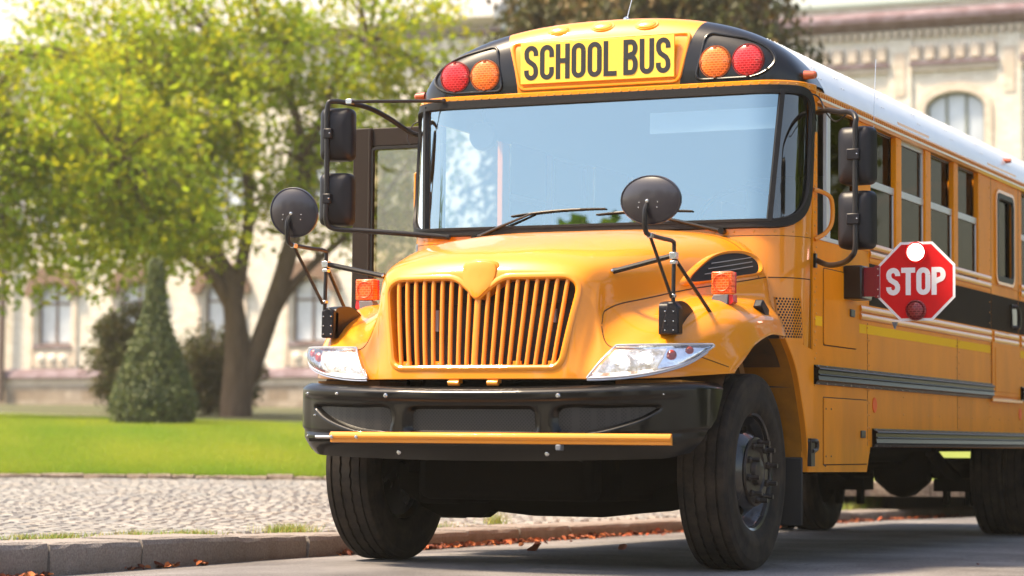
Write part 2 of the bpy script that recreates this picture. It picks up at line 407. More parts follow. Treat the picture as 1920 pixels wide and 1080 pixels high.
# --- cobbles laid in rows, individually uneven
def cobble_mesh():
    m = M(); a = .5; b = .40
    m.add([(-a, -a, -.9), (a, -a, -.9), (a, a, -.9), (-a, a, -.9), (-a, -a, -.25), (a, -a, -.25), (a, a, -.25), (-a, a, -.25), (-b, -b, 0), (b, -b, 0), (b, b, 0), (-b, b, 0)],
          [(0, 1, 5, 4), (1, 2, 6, 5), (2, 3, 7, 6), (3, 0, 4, 7), (4, 5, 9, 8), (5, 6, 10, 9), (6, 7, 11, 10), (7, 4, 8, 11), (8, 9, 10, 11)])
    return m
CM = cobble_mesh()
stones = []
kd = (Vector((-1.98, 2.5, 0))-Vector((-2.05, -2.5, 0))).normalized(); kn = Vector((-kd.y, kd.x, 0))
org = Vector((-2.25, -6, 0))
for r in range(258):
    t = -1.0+r*.105+random.uniform(-.006, .006); s = .03+(r % 2)*.05+random.uniform(-.02, .02); rz_ = random.uniform(-.002, .002)
    while s < 15.5:
        L = random.uniform(.085, .14); p = org+kn*(s+L/2)+kd*t; s += L+.008
        u, d = UD(p.x, p.y)
        if d > 25.85 or d < 11.2: continue
        px = 960+4600*u/d
        vis = (-60 < px < 640) or (790 < px < 1300 and s < 2.2) or (1480 < px < 1860 and s < 4)
        if not vis: continue
        stones.append((p.x, p.y, .086, L, d))
stones.sort(key=lambda q: q[4])
stones = [q for q in stones if kerbdist(q[0], q[1]) > .46]
tints = [(.88, .86, .85), (1.0, .98, .96), (1.15, 1.12, 1.08), (.68, .68, .70), (1.0, .93, .86), (.85, .87, .88)]
def tintattr(me, cols):
    a = me.attributes.new('tint', 'FLOAT_COLOR', 'FACE'); arr = np.ones((len(me.polygons), 4), dtype=np.float32); arr[:, :3] = cols
    a.data.foreach_set('color', arr.ravel())
cob_meshes = []
for i in range(12):
    me = bpy.data.meshes.new('cobblestone'); vs = [(x*random.uniform(.97, 1.03), y*random.uniform(.97, 1.03), z*random.uniform(.9, 1.1)) for x, y, z in CM.v]
    me.from_pydata(vs, [], CM.f); me.materials.append(COB); me.update()
    c = tints[i % 6]; k = random.uniform(.85, 1.1); tintattr(me, np.array([v*k for v in c])); cob_meshes.append(me)
kang = math.atan2(kd.y, kd.x)
for i, (x, y, L, Wd, d) in enumerate(stones[:300]):
    o = bpy.data.objects.new('cobblestone', cob_meshes[i % 12]); COL.objects.link(o); o.parent = pave
    o.location = (x, y, zpave(x, y)+random.uniform(-.004, .005)); o.scale = (L, Wd, .06)
    o.rotation_euler = (random.uniform(-.02, .02), random.uniform(-.02, .02), kang+random.uniform(-.03, .03))
V = []; Fc = []; TC = []
cb = np.array(CM.v)
for (x, y, L, Wd, d) in stones[300:]:
    a = kang+random.uniform(-.06, .06); ca, sa = math.cos(a), math.sin(a)
    P = cb*np.array([L, Wd, .06]); tx, ty = random.uniform(-.03, .03), random.uniform(-.03, .03)
    P[:, 2] += P[:, 0]*tx+P[:, 1]*ty
    Q = np.stack([P[:, 0]*ca-P[:, 1]*sa+x, P[:, 0]*sa+P[:, 1]*ca+y, P[:, 2]+zpave(x, y)+random.uniform(-.0025, .003)], 1)
    o = len(V)*12; V.append(Q); Fc += [tuple(i+o for i in f) for f in CM.f]; k = random.uniform(.85, 1.1); c = random.choice(tints); TC += [[v*k for v in c]]*len(CM.f)
me = bpy.data.meshes.new('cobble_field'); me.from_pydata(np.concatenate(V).tolist(), [], Fc); me.materials.append(COB); tintattr(me, np.array(TC))
o = bpy.data.objects.new('cobble_field', me); COL.objects.link(o); o.parent = pave; o['kind'] = 'stuff'

# --- kerb stones
kerb = bpy.data.objects.new('kerb', None); COL.objects.link(kerb); kerb['kind'] = 'structure'
cum = [0]
for a, b in zip(KERBS[:-1], KERBS[1:]): cum.append(cum[-1]+(b-a).length)
def kat(s):
    for i in range(len(cum)-1):
        if cum[i+1] >= s: t = (s-cum[i])/(cum[i+1]-cum[i]); return KERBS[i].lerp(KERBS[i+1], t), (KERBS[i+1]-KERBS[i]).normalized()
    return KERBS[-1], (KERBS[-1]-KERBS[-2]).normalized()
s = 26.0
while s < 75:
    L = random.uniform(.8, 1.25) if s < 64 else 1.6; pa, d = kat(s+.006); pb, _ = kat(s+L-.006); nn = Vector((-d.y, d.x, 0)); dz = random.uniform(-.008, .008)
    m = M(); off = random.uniform(-.008, .008); rows = []
    N = 8
    for i in range(N+1):
        p = pa.lerp(pb, i/N); zr = zroad(p.x+.05, p.y); zt = zr+kh(p.y)+dz; j = lambda a: random.uniform(-a, a)
        e = .0 if 0 < i < N else .006
        prof = [(-.0+off+e, zr-.12), (off+e+j(.003), zr+.02), (off+.002+j(.004), zt-.035+j(.004)), (off+.012+j(.003), zt-.012+j(.003)), (off+.035, zt-e), (.40, zt-e+j(.003)), (.415, zt-.02), (.415, zr-.12)]
        rows.append([(p.x+nn.x*a, p.y+nn.y*a, b) for a, b in prof])
    m.grid(rows); n8 = len(rows[0]); m.f += [tuple(range(n8)), tuple(range(N*n8, N*n8+n8))[::-1]]
    o = m.build('kerb_stone', KST, kerb, smooth=False); s += L
# border stones along the lawn
border = bpy.data.objects.new('lawn_edging', None); COL.objects.link(border); border['kind'] = 'structure'
BST = mat('edging_stone', (.13, .09, .065), .85, noise=(30, (.26, .21, .17), .4, .7), bump=(50, .8, .01))
u = -8.5
while u < 9:
    L = random.uniform(.22, .5); dd = 26.0+random.uniform(-.02, .02); zb = gz(26)-.02; h = random.uniform(.05, .075)
    m = M(); rows = []
    for i in range(5):
        uu = u+.005+(L-.01)*i/4; j = lambda a: random.uniform(-a, a)
        rows.append([tuple(W(uu, dd+a, zb+b)) for a, b in ((0, -.1), (j(.008), h*.7+j(.01)), (.03, h+j(.008)), (.10, h+j(.006)), (.12, -.1))])
    m.grid(rows); n8 = 5; m.f += [tuple(range(n8)), tuple(range(4*n8, 5*n8))[::-1]]
    m.build('edging_stone', BST, border, sharp=50); u += L
# lawn, far path, shaded grass
def lawn_z(x, y): u, d = UD(x, y); return gz(d)+.02
usl = [-160, -80, -40, -20]+list(np.linspace(-16, 16, 33))+[20, 40, 80, 160]
def farD(u): return min(max(46-1.14*(u+3.6), 38), 62)    # far edge of the mown lawn, nearer to the right
rows = [[tuple(W(u, 26.06+(farD(u)-26.06)*t, gz(26.06+(farD(u)-26.06)*t)+.015+.01*math.sin(u*1.7+t*9))) for t in np.linspace(0, 1, 30)] for u in usl]
sheet('lawn', rows, GRASS)
rows = [[tuple(W(u, farD(u)+t, gz(farD(u)+t)+.0)) for t in (0, .6, 1.2, 1.8, 2.6)] for u in usl]
sheet('path', rows, PATH)
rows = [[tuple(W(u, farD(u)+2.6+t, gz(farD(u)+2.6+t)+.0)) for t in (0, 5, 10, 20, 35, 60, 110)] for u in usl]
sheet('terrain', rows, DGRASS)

def scatter_blades(name, P, h, wd, cols, mt, kind='stuff', parent=None, lean=.5):
    """P (n,3) roots; triangle blades"""
    n = len(P); a = RNG.uniform(0, 2*np.pi, n); H = h*RNG.uniform(.6, 1.2, n); L = RNG.uniform(0, lean, n)*H; b = RNG.uniform(0, 2*np.pi, n)
    dx = np.cos(a)*wd/2; dy = np.sin(a)*wd/2
    V = np.empty((n, 3, 3)); V[:, 0] = P+np.stack([dx, dy, 0*dx], 1); V[:, 1] = P-np.stack([dx, dy, 0*dx], 1); V[:, 2] = P+np.stack([L*np.cos(b), L*np.sin(b), H], 1)
    me = bpy.data.meshes.new(name); me.vertices.add(n*3); me.vertices.foreach_set('co', V.ravel()); me.loops.add(n*3); me.loops.foreach_set('vertex_index', np.arange(n*3, dtype=np.int32))
    me.polygons.add(n); me.polygons.foreach_set('loop_start', np.arange(0, n*3, 3, dtype=np.int32)); me.update(calc_edges=True); me.materials.append(mt)
    ci = RNG.integers(0, len(cols), n); tt = np.array(cols)[ci]*RNG.uniform(.8, 1.15, (n, 1))
    if name == 'lawn_grass':
        q = np.sin(P[:, 0]*.9+1.3*np.sin(P[:, 1]*.35))+np.sin(P[:, 1]*.75+P[:, 0]*.3)+.6*np.sin(P[:, 0]*3.1+P[:, 1]*2.3); q = (q/2.6)[:, None]
        tt = tt*(1+q*np.array([[.28, .10, .25]]))
    tintattr(me, tt)
    o = bpy.data.objects.new(name, me); COL.objects.link(o); o['kind'] = kind
    if parent: o.parent = parent
    return o
n = 210000; dd = 26.1+30*RNG.random(n)**1.6; uu = RNG.uniform(-1, 1, n); uu = np.where(True, -dd*(.10*0+.215)+ (uu+1)/2*dd*(.215-.045), 0)
P = np.array([W(a, b) for a, b in zip(uu, dd)]); P[:, 2] = np.interp(dd, [a for a, _ in DPROF], [b for _, b in DPROF])+.012
fd = np.clip(46-1.14*(uu+3.6), 38, 62); P = P[dd < fd]
scatter_blades('lawn_grass', P, .055, .012, [(1, 1, 1), (1.15, 1.1, 1), (.85, .95, .8), (1.25, 1.05, 1.2)], BLADE)
# dry and green tufts at the kerb and between the stones
TUFT = mat('tuft_blade', (.30, .33, .08), .7, vcol='tint', transl=.3)
def tuft(t, s, rad_, n, h, label):
    p = org*0+Vector(kat(t)[0]); d = kat(t)[1]; nn = Vector((-d.y, d.x, 0)); c = p+nn*s
    A = RNG.normal(0, 1, (n, 2)); P = np.zeros((n, 3))
    P[:, 0] = c.x+A[:, 0]*rad_*d.x+A[:, 1]*.05*nn.x; P[:, 1] = c.y+A[:, 0]*rad_*d.y+A[:, 1]*.05*nn.y
    P[:, 2] = [zpave(x, y)-.005 for x, y in P[:, :2]]
    o = scatter_blades('grass_tuft', P, h, .006, [(1, 1, 1), (.6, .9, .5), (1.1, .8, .7)], TUFT, lean=1.2); del o['kind']
    tag(o, label, 'grass tuft', 'grass tufts growing behind the kerb')
def kpos(y):   # arclength at which kerb passes y
    for i in range(len(KERBS)-1):
        if KERBS[i].y <= y <= KERBS[i+1].y: return cum[i]+(y-KERBS[i].y)/(KERBS[i+1].y-KERBS[i].y)*(KERBS[i+1]-KERBS[i]).length
tuft(kpos(-1.25), .44, .28, 420, .035, 'leftmost low dry grass tuft behind the kerb stones')
tuft(kpos(-.45), .45, .10, 160, .04, 'small dry grass tuft behind the kerb, between two wider ones')
tuft(kpos(.0), .38, .18, 300, .035, 'dry grass tuft spilling onto the kerb in front of the passenger side wheel')
tuft(kpos(1.3), .44, .16, 420, .06, 'tall green grass tuft on the kerb just left of the front wheel')
tuft(kpos(3.3), .46, .22, 300, .05, 'wide low grass tuft seen under the bumper, left one')
tuft(kpos(4.6), .50, .05, 120, .13, 'bright green weed standing among the cobbles under the bus')
tuft(kpos(13.3), .5, .10, 150, .20, 'tall green weed behind the kerb, seen under the rear axle')
tuft(kpos(12.3), .4, .5, 300, .08, 'wide grass patch behind the kerb, seen under the rear axle')

# --- fallen leaves
LEAF = mat('dead_leaf', (.24, .065, .025), .8, vcol='tint')
def leafmesh(name, P, size, cols, kind=None):
    V = []; F = []; C_ = []
    base = np.array([(-.5, 0, 0), (-.2, -.32, .12), (.25, -.28, .10), (.55, 0, .0), (.25, .28, .14), (-.2, .30, .1), (0, 0, -.04)])
    fs = [(0, 1, 6), (1, 2, 6), (2, 3, 6), (3, 4, 6), (4, 5, 6), (5, 0, 6)]
    for p in P:
        s_ = size*random.uniform(.5, 1.25); R = Matrix.Rotation(random.uniform(0, 6.28), 3, 'Z') @ Matrix.Rotation(random.gauss(0, .5), 3, 'X') @ Matrix.Rotation(random.gauss(0, .35), 3, 'Y')
        R = np.array(R); o = len(V)*7; B = base*np.array([1, random.uniform(.6, 1.1), random.uniform(.6, 2.4)]); V.append(B @ R.T*s_+np.array(p)); F += [tuple(i+o for i in f) for f in fs]
        c = random.choice(cols); k = random.uniform(.6, 1.3); C_ += [[c[0]*k, c[1]*k, c[2]*k]]*6
    me = bpy.data.meshes.new(name); me.from_pydata(np.concatenate(V).tolist(), [], F); me.materials.append(LEAF); tintattr(me, np.array(C_))
    o = bpy.data.objects.new(name, me); COL.objects.link(o)
    if kind: o['kind'] = kind
    return o
LC = [(1, 1, 1), (1.5, 1.2, 1), (.7, .6, .6), (1.7, 1.9, 1.4), (.5, .35, .4)]
P = []
for (y0, y1, n, sp) in ((-3.4, -1.9, 90, .045), (-1.2, -.4, 22, .03), (.9, 2.3, 130, .035), (1.9, 5.6, 360, .05), (5.6, 14.5, 520, .08), (2, 12, 25, .4)):
    for _ in range(n):
        y = y0+(y1-y0)*random.random()
        if math.sin(y*5.1)+math.sin(y*2.3+1) < -.9 and random.random() < .8: continue
        c, d = kat(kpos(y)); q = abs(random.gauss(0, sp))+.015; x = c.x+d.y*q; yy = c.y-d.x*q
        P.append((x, yy, zroad(x, yy)+.008+max(0, random.gauss(.004, .008))))
leafmesh('leaf_litter', P, .055, LC, 'stuff')
for i, (u, d, sz, lb) in enumerate(((.16, 15.35, .12, 'large curled brown leaf lying on the road between the front wheels'), (.72, 15.7, .07, 'smaller brown leaf right of the large curled one on the road'),
                                  (2.63, 13.85, .04, 'tiny brown leaf on the road right of the driver side front wheel'), (3.9, 14.2, .05, 'small reddish leaf pair spot on the road below the rear axle'),
                                  (3.27, 13.5, .035, 'tiny leaf on the road near the bottom right'), (-1.9, 13.9, .06, 'light brown leaf at the foot of the second kerb stone'))):
    p = W(u, d); o = leafmesh('fallen_leaf', [(0, 0, .006)], sz, LC[:3]); o.location = (p.x, p.y, zroad(p.x, p.y)+.004); tag(o, lb, 'leaf', 'single fallen leaves on the road')

# air
hz = bpy.data.materials.new('haze'); hz.use_nodes = True; hn = hz.node_tree.nodes; hn.remove(hn['Principled BSDF']); pv = hn.new('ShaderNodeVolumePrincipled')
pv.inputs['Color'].default_value = (1, .92, .76, 1); pv.inputs['Density'].default_value = .0006; pv.inputs['Anisotropy'].default_value = .2
hz.node_tree.links.new(pv.outputs[0], hn['Material Output'].inputs['Volume'])
M().box(-330, 330, -330, 330, -1.35, 27).build('haze', hz, smooth=False, kind='stuff')

# ================================================================== BUILDINGS
STUC = mat('building_cream_brick', (.74, .68, .58), .85, noise=(1.2, (.80, .75, .66), .3, .7), bump=(12, .3, .02))
PINKB = mat('building_pink_brick', (.66, .55, .45), .85, noise=(2, (.72, .62, .52), .3, .7))
DARKW = mat('window_frame_brown', (.14, .09, .07), .6)
WFR = mat('window_frame_green', (.16, .18, .14), .6)
LEDG = mat('ledge_purple_tin', (.15, .09, .10), .5, noise=(2, (.30, .23, .26), .4, .7))
GREENT = mat('tin_green', (.28, .34, .30), .5)
PLINTH = mat('plinth_stone', (.32, .26, .21), .9, noise=(3, (.46, .38, .30), .4, .7), bump=(6, .8, .05))
ROOFM = mat('tin_roof_grey', (.26, .26, .27), .6, noise=(.6, (.36, .35, .35), .3, .7))
YF = 74.0
def bricks(m, w_, h, amt):
    n = m.node_tree.nodes; l = m.node_tree.links; b = n['Principled BSDF']; src = b.inputs['Base Color'].links[0].from_socket
    tc = n.new('ShaderNodeTexCoord'); mp = n.new('ShaderNodeMapping'); mp.inputs['Rotation'].default_value = (rad(90), 0, 0); br = n.new('ShaderNodeTexBrick')
    br.inputs['Scale'].default_value = 1; br.inputs['Brick Width'].default_value = w_; br.inputs['Row Height'].default_value = h; br.inputs['Mortar Size'].default_value = .012
    br.inputs['Color1'].default_value = (1, 1, 1, 1); br.inputs['Color2'].default_value = (1-amt, 1-amt*1.15, 1-amt*1.3, 1); br.inputs['Mortar'].default_value = (.72, .70, .66, 1)
    l.new(tc.outputs['Object'], mp.inputs[0]); l.new(mp.outputs[0], br.inputs['Vector']); mx = n.new('ShaderNodeMix'); mx.data_type = 'RGBA'; mx.blend_type = 'MULTIPLY'; mx.inputs[0].default_value = 1
    l.new(src, mx.inputs[6]); l.new(br.outputs['Color'], mx.inputs[7]); l.new(mx.outputs[2], b.inputs['Base Color'])
bricks(STUC, .42, .17, .16); bricks(PINKB, .42, .17, .18); bricks(PLINTH, .9, .45, .35)
PANES = mat('pane_sky', (.34, .38, .44), .1, spec=1.0, noise=(.5, (.55, .60, .66), .35, .65))
def arch_pts(cx, w_, zs, zt, n=10):
    """top arch from left spring to right spring"""
    return [(cx-w_/2*math.cos(math.pi*i/n), zs+(zt-zs)*math.sin(math.pi*i/n)) for i in range(n+1)]
def make_wing(label, centres, pitch, x0, x1, frames, ztop, roofed):
    B = thing('university_building', label, 'building', ((x0+x1)/2, YF, 1.9)); Bi = Matrix.Translation(-Vector(B.location))
    def fin(o): o.matrix_parent_inverse = Bi; return o
    wall = M(); fl = [(4.6, 6.75, 7.2, 1.75), (9.6, 12.8, 13.4, 2.15)]      # sill, spring, crown, width
    zlev = [2.9, 8.4, ztop]
    edges = [x0]+[c for c in centres]+[x1]
    hw = [f[3]/2 for f in fl]
    for fi, (zs, zp, zt, wd) in enumerate(fl):
        za, zb = zlev[fi], zlev[fi+1]; last = x0
        for c in centres:
            wall.box(last, c-wd/2, YF, YF+.5, za, zb)
            wall.box(c-wd/2, c+wd/2, YF, YF+.5, za, zs)
            ap = arch_pts(c, wd, zp, zt); poly = [(c-wd/2, zb)]+ap+[(c+wd/2, zb)]
            top = [(p[0], zb) for p in ap]; k = len(ap)
            vs = [(p[0], YF, p[1]) for p in ap]+[(p[0], YF, p[1]) for p in top]+[(p[0], YF+.5, p[1]) for p in ap]
            wall.add(vs, [(i, i+1, k+i+1, k+i) for i in range(k-1)]+[(i, 2*k+i, 2*k+i+1, i+1) for i in range(k-1)])
            last = c+wd/2
        wall.box(last, x1, YF, YF+.5, za, zb)
    fin(wall.build('wall', STUC, B, sharp=20))
    fin(M().box(x0, x1, YF-.12, YF+.4, 1.2, 2.88).build('plinth', PLINTH, B))
    # stones of the plinth, a rough course
    for (zc, h) in ((3.2, .28),):
        fin(M().prism([(YF-.30, zc), (YF-.22, zc+h), (YF-.002, zc+h+.1), (YF-.002, zc-.04)], 'X', x0, x1).build('ledge', LEDG, B))
    fin(M().box(x0, x1, YF-.10, YF-.003, 2.9, 3.14).build('base_band', PINKB, B))
    if roofed:
        fin(M().prism([(YF-.75, 17.2), (YF-.75, 17.42), (YF+.2, 17.5), (YF+.2, 17.1), (YF-.02, 16.95)], 'X', x0, x1).build('eave', mat('eave_white', (.75, .72, .68), .5), B))
        fin(M().prism([(YF-.25, 16.6), (YF-.25, 16.8), (YF-.002, 16.9), (YF-.002, 16.55)], 'X', x0, x1).build('string_course', LEDG, B))
        fin(M().prism([(YF-.6, 17.46), (YF+9, 24), (YF+9, 17.46)], 'X', x0, x1).build('roof', ROOFM, B))
        dn = M()
        for k in range(int((x1-x0)/.62)): dn.box(x0+.3+k*.62, x0+.55+k*.62, YF-.2, YF-.004, 16.1, 16.5)
        fin(dn.build('corbel_frieze', STUC, B, kind='stuff'))
    else:
        fin(M().prism([(YF-.6, 16.02), (YF-.62, 16.2), (YF-.003, 16.5), (YF-.003, 15.75), (YF-.3, 15.85)], 'X', x0, x1).build('cornice', LEDG, B))
        fin(M().box(x0, x1, YF-.16, YF+.3, ztop+.003, ztop+.13).build('parapet_cap', GREENT, B))
        dn = M()
        for k in range(int((x1-x0)/.30)): dn.box(x0+.1+k*.3, x0+.24+k*.3, YF-.2, YF-.004, 15.45, 15.7)
        fin(dn.build('dentil_row', PINKB, B, kind='stuff'))
        fin(M().box(x0, x1, YF+1.2, YF+12, 15, 19.5).build('roof', mat('roof_mint_tin', (.55, .60, .57), .6), B))
        for c in centres:
            for k in range(6): fin(M().box(c-1.58+k*.553, c-1.58+k*.553+.3, YF-.22, YF-.004, 14.62, 15.12).build('corbel', PINKB, B, smooth=False))
            fin(M().box(c-1.62, c+1.62, YF-.26, YF-.005, 14.40, 14.52).build('sill_ledge', LEDG, B))
            fin(M().box(c-1.6, c+1.6, YF-.16, YF-.004, 14.20, 14.38).build('corbel_band', PINKB, B))
            px = c+pitch/2
            fin(M().box(px-.42, px+.42, YF-.10, YF-.004, 8.6, 15.4).build('pilaster', STUC, B))
            fin(M().box(px-.2, px+.2, YF-.135, YF-.102, 13.3, 14.9).build('pilaster_panel', PINKB, B))
            # brick surround of the arch
            a0 = arch_pts(c, 2.75, 12.8, 13.75, 14); a1 = arch_pts(c, 2.2, 12.8, 13.43, 14); sr = M()
            sr.add([(p[0], YF-.06, p[1]) for p in a0]+[(p[0], YF-.06, p[1]) for p in a1]+[(p[0], YF, p[1]) for p in a0], [(i, i+1, 16+i, 15+i) for i in range(14)]+[(i, 30+i, 31+i, i+1) for i in range(14)])
            sr.box(c-1.375, c-1.1, YF-.06, YF-.002, 9.4, 12.79); sr.box(c+1.1, c+1.375, YF-.06, YF-.002, 9.4, 12.79)
            fin(sr.build('arch_surround', PINKB, B))
    for ci, c in enumerate(centres):
        for fi, (zs, zp, zt, wd) in enumerate(fl):
            if (not roofed) and fi == 0 : fm = DARKW
            else: fm = frames
            w2 = wd/2; yy = YF+.22
            f = M(); f.box(c-w2, c-w2+.09, yy, yy+.1, zs, zp); f.box(c+w2-.09, c+w2, yy, yy+.1, zs, zp); f.box(c-w2+.09, c+w2-.09, yy, yy+.1, zs, zs+.1)
            if roofed or fi == 0:
                f.box(c-.05, c+.05, yy, yy+.1, zs+.1, zt-.05); f.box(c-w2+.09, c-.05, yy, yy+.1, zp-.45, zp-.36); f.box(c+.05, c+w2-.09, yy, yy+.1, zp-.45, zp-.36)
            else:
                for q in (-.36, .36): f.box(c+q-.045, c+q+.045, yy, yy+.1, zs+.1, zt-.1)
                for q0, q1 in ((-w2+.09, -.405), (-.315, .315), (.405, w2-.09)): f.box(c+q0, c+q1, yy, yy+.1, 11.2, 11.28)
            ap = arch_pts(c, wd, zp, zt); ai = arch_pts(c, wd-.18, zp, zt-.09); k = len(ap)
            f.add([(p[0], yy, p[1]) for p in ap]+[(p[0], yy, p[1]) for p in ai], [(i, i+1, k+i+1, k+i) for i in range(k-1)])
            fo = fin(f.build('window', fm, B)); 
            pp = M(); pts = [(c-w2+.02, zs+.02), (c+w2-.02, zs+.02)]+[(p[0], p[1]) for p in ap[::-1]]
            pp.add([(a, yy+.06, b) for a, b in pts], [tuple(range(len(pts)))])
            o = pp.build('pane', PANES, fo)
            if fi == 0:
                # tinted hood arch over the window, moulded apron with three rosettes under it
                a0 = arch_pts(c, wd+1.0, zp-.1, zt+.75, 12); a1 = arch_pts(c, wd+.1, zp-.1, zt+.05, 12); h = M()
                h.add([(p[0], YF-.28, p[1]) for p in a0]+[(p[0], YF-.28, p[1]) for p in a1]+[(p[0], YF, p[1]) for p in a0]+[(p[0], YF, p[1]) for p in a1],
                      [(i, i+1, 14+i, 13+i) for i in range(12)]+[(i, 26+i, 27+i, i+1) for i in range(12)]+[(13+i, 14+i, 40+i, 39+i) for i in range(12)])
                fin(h.build('hood_arch', mat('hood_dark_brick', (.20, .12, .08), .8), B))
                fin(M().box(c-w2-.1, c+w2+.1, YF-.16, YF-.003, zs-.14, zs-.02).build('sill', LEDG, B))
                fin(M().box(c-w2-.05, c+w2+.05, YF-.08, YF-.004, zs-.95, zs-.2).build('apron', PINKB, B))
                for q in (-.55, 0, .55): fin(M().lathe([(-.09, .0), (-.09, .14), (-.05, .20), (0, .21)], (c+q, YF-.08, zs-.57), 'Y', 12).build('rosette', STUC, B))
                for q in (-1, 1): fin(M().box(c+q*(w2+.22)-.1, c+q*(w2+.22)+.1, YF-.09, YF-.003, 3.7, zp-.1).build('jamb', PINKB, B))
    return B
BL = make_wing('long cream building with grey tin roof and brown arched windows behind the trees', [-67.5+4.13*k for k in range(8)], 4.13, -70, -34.4, DARKW, 17.05, True)
BR = make_wing('pale cream wing with corbels, green parapet edge and big arched window behind the bus roof', [-32.4+4.0*k for k in range(9)], 4.0, -34.3, 2, WFR, 16.68, False)
dp = M().cyl((-57.5, YF-.35, 2.2), (-57.5, YF-.35, 16.9), .14, n=10)
tag(dp.build('drainpipe', DARKW), 'dark vertical drainpipe on the cream building at the left edge', 'drainpipe')

# ================================================================== TREES
BARK = mat('bark_brown', (.10, .062, .04), .9, noise=(6, (.17, .11, .075), .35, .7, (1, 1, .25)), bump=(12, .8, .04))
BARK2 = mat('bark_dark', (.07, .045, .035), .9, noise=(6, (.12, .08, .06), .35, .7), bump=(12, .8, .04))
LEAFG = mat('tree_leaf', (.33, .41, .03), .6, spec=.15, vcol='tint', transl=.55)
NEEDL = mat('needle', (.085, .085, .025), .7, vcol='tint', transl=.25)
THUJ = mat('thuja_scale', (.10, .125, .055), .7, vcol='tint', transl=.2)
BUSHM = mat('bush_leaf', (.075, .075, .022), .7, vcol='tint', transl=.3)
def limb(m, pts, r0, r1, n=10, k=5):
    P = smoothpath(pts, k); q = len(P); m.tube(P, [r0+(r1-r0)*(i/(q-1))**.8 for i in range(q)], n)
def leaves(name, C0, per, spread, size, cols, mt, parent, flat=.5, drop=0):
    n = len(C0)*per; C_ = np.repeat(np.array(C0), per, 0)+RNG.normal(0, 1, (n, 3))*np.array(spread)
    a = RNG.normal(0, 1, (n, 3)); a[:, 2] *= .5; a /= np.linalg.norm(a, axis=1)[:, None]; b = RNG.normal(0, 1, (n, 3)); b[:, 2] = b[:, 2]*flat-drop
    b -= a*np.sum(a*b, 1)[:, None]; b /= np.linalg.norm(b, axis=1)[:, None]; s1 = size*RNG.uniform(.6, 1.3, (n, 1)); s2 = s1*RNG.uniform(.45, .75, (n, 1))
    V = np.empty((n, 4, 3)); V[:, 0] = C_-a*s2*.5; V[:, 1] = C_+b*s1*.5; V[:, 2] = C_+a*s2*.5; V[:, 3] = C_-b*s1*.5
    me = bpy.data.meshes.new(name); me.vertices.add(n*4); me.vertices.foreach_set('co', V.ravel()); me.loops.add(n*4); me.loops.foreach_set('vertex_index', np.arange(n*4, dtype=np.int32))
    me.polygons.add(n); me.polygons.foreach_set('loop_start', np.arange(0, n*4, 4, dtype=np.int32)); me.update(calc_edges=True); me.materials.append(mt)
    cl = np.repeat(RNG.integers(0, len(cols), len(C0)), per); cl = np.where(RNG.random(n) < .35, RNG.integers(0, len(cols), n), cl)
    tintattr(me, np.array(cols)[cl]*RNG.uniform(.75, 1.2, (n, 1)))
    o = bpy.data.objects.new(name, me); COL.objects.link(o); o.parent = parent; return o
def tree(label, u, d, limbs, blobs, nclus, per, size, cols, mt=LEAFG, bark=BARK, spread=.32, group=None, name='leafy_tree', shell=.55):
    p = W(u, d); z = gz(d); T = thing(name, label, 'tree', (p.x, p.y, z), group)
    m = M(); ends = []
    L = lambda q: RT0*q[0]+FW0*q[1]+UP0*q[2]
    for pts, r0, r1 in limbs:
        limb(m, [L(q) for q in pts], r0, r1); ends.append(L(pts[-1]))
        mid = L(pts[len(pts)//2])
        for _ in range(5):
            t = random.random(); a = L(pts[-2]).lerp(L(pts[-1]), t); dr = Vector((random.gauss(0, 1), random.gauss(0, 1), abs(random.gauss(.2, .6)))).normalized()*random.uniform(.8, 2.0)
            limb(m, [a, a+dr*.5+Vector((0, 0, .1)), a+dr], max(r1*.7, .02), .012, 6, 3)
    C_ = []
    vol = np.array([b[3]*b[4]*b[5] for b in blobs]); vol = vol/vol.sum()
    while len(C_) < nclus:
        b = blobs[RNG.choice(len(blobs), p=vol)]; v = RNG.normal(0, 1, 3); v /= np.linalg.norm(v); r = (shell+(1-shell)*RNG.random()) if RNG.random() < .75 else RNG.random()
        q = np.array([b[0]+v[0]*b[3]*r, b[1]+v[1]*b[4]*r, b[2]+v[2]*b[5]*r]); C_.append(L(q))
    # twigs to a share of the clusters
    anchors = [L(q) for pts, _, _ in limbs for q in pts[1:]]
    for c in C_[::4]:
        a = min(anchors, key=lambda k: (k-c).length); mid = a.lerp(c, .5)+Vector((0, 0, .15)); m.tube(smoothpath([a, mid, c], 3), [.035, .03, .028, .025, .02, .016, .01][:7], 5)
    m.build('trunk', bark, T, sharp=60)
    o = leaves('crown', [tuple(c) for c in C_], per, (spread, spread, spread*.7), size, cols, mt, T); return T
YG = [(1, 1, 1), (1.25, 1.15, 1), (.85, .92, .9), (1.5, 1.15, .9), (.75, .82, .8), (1.15, 1.2, 1.1), (1.5, 1.15, .8)]
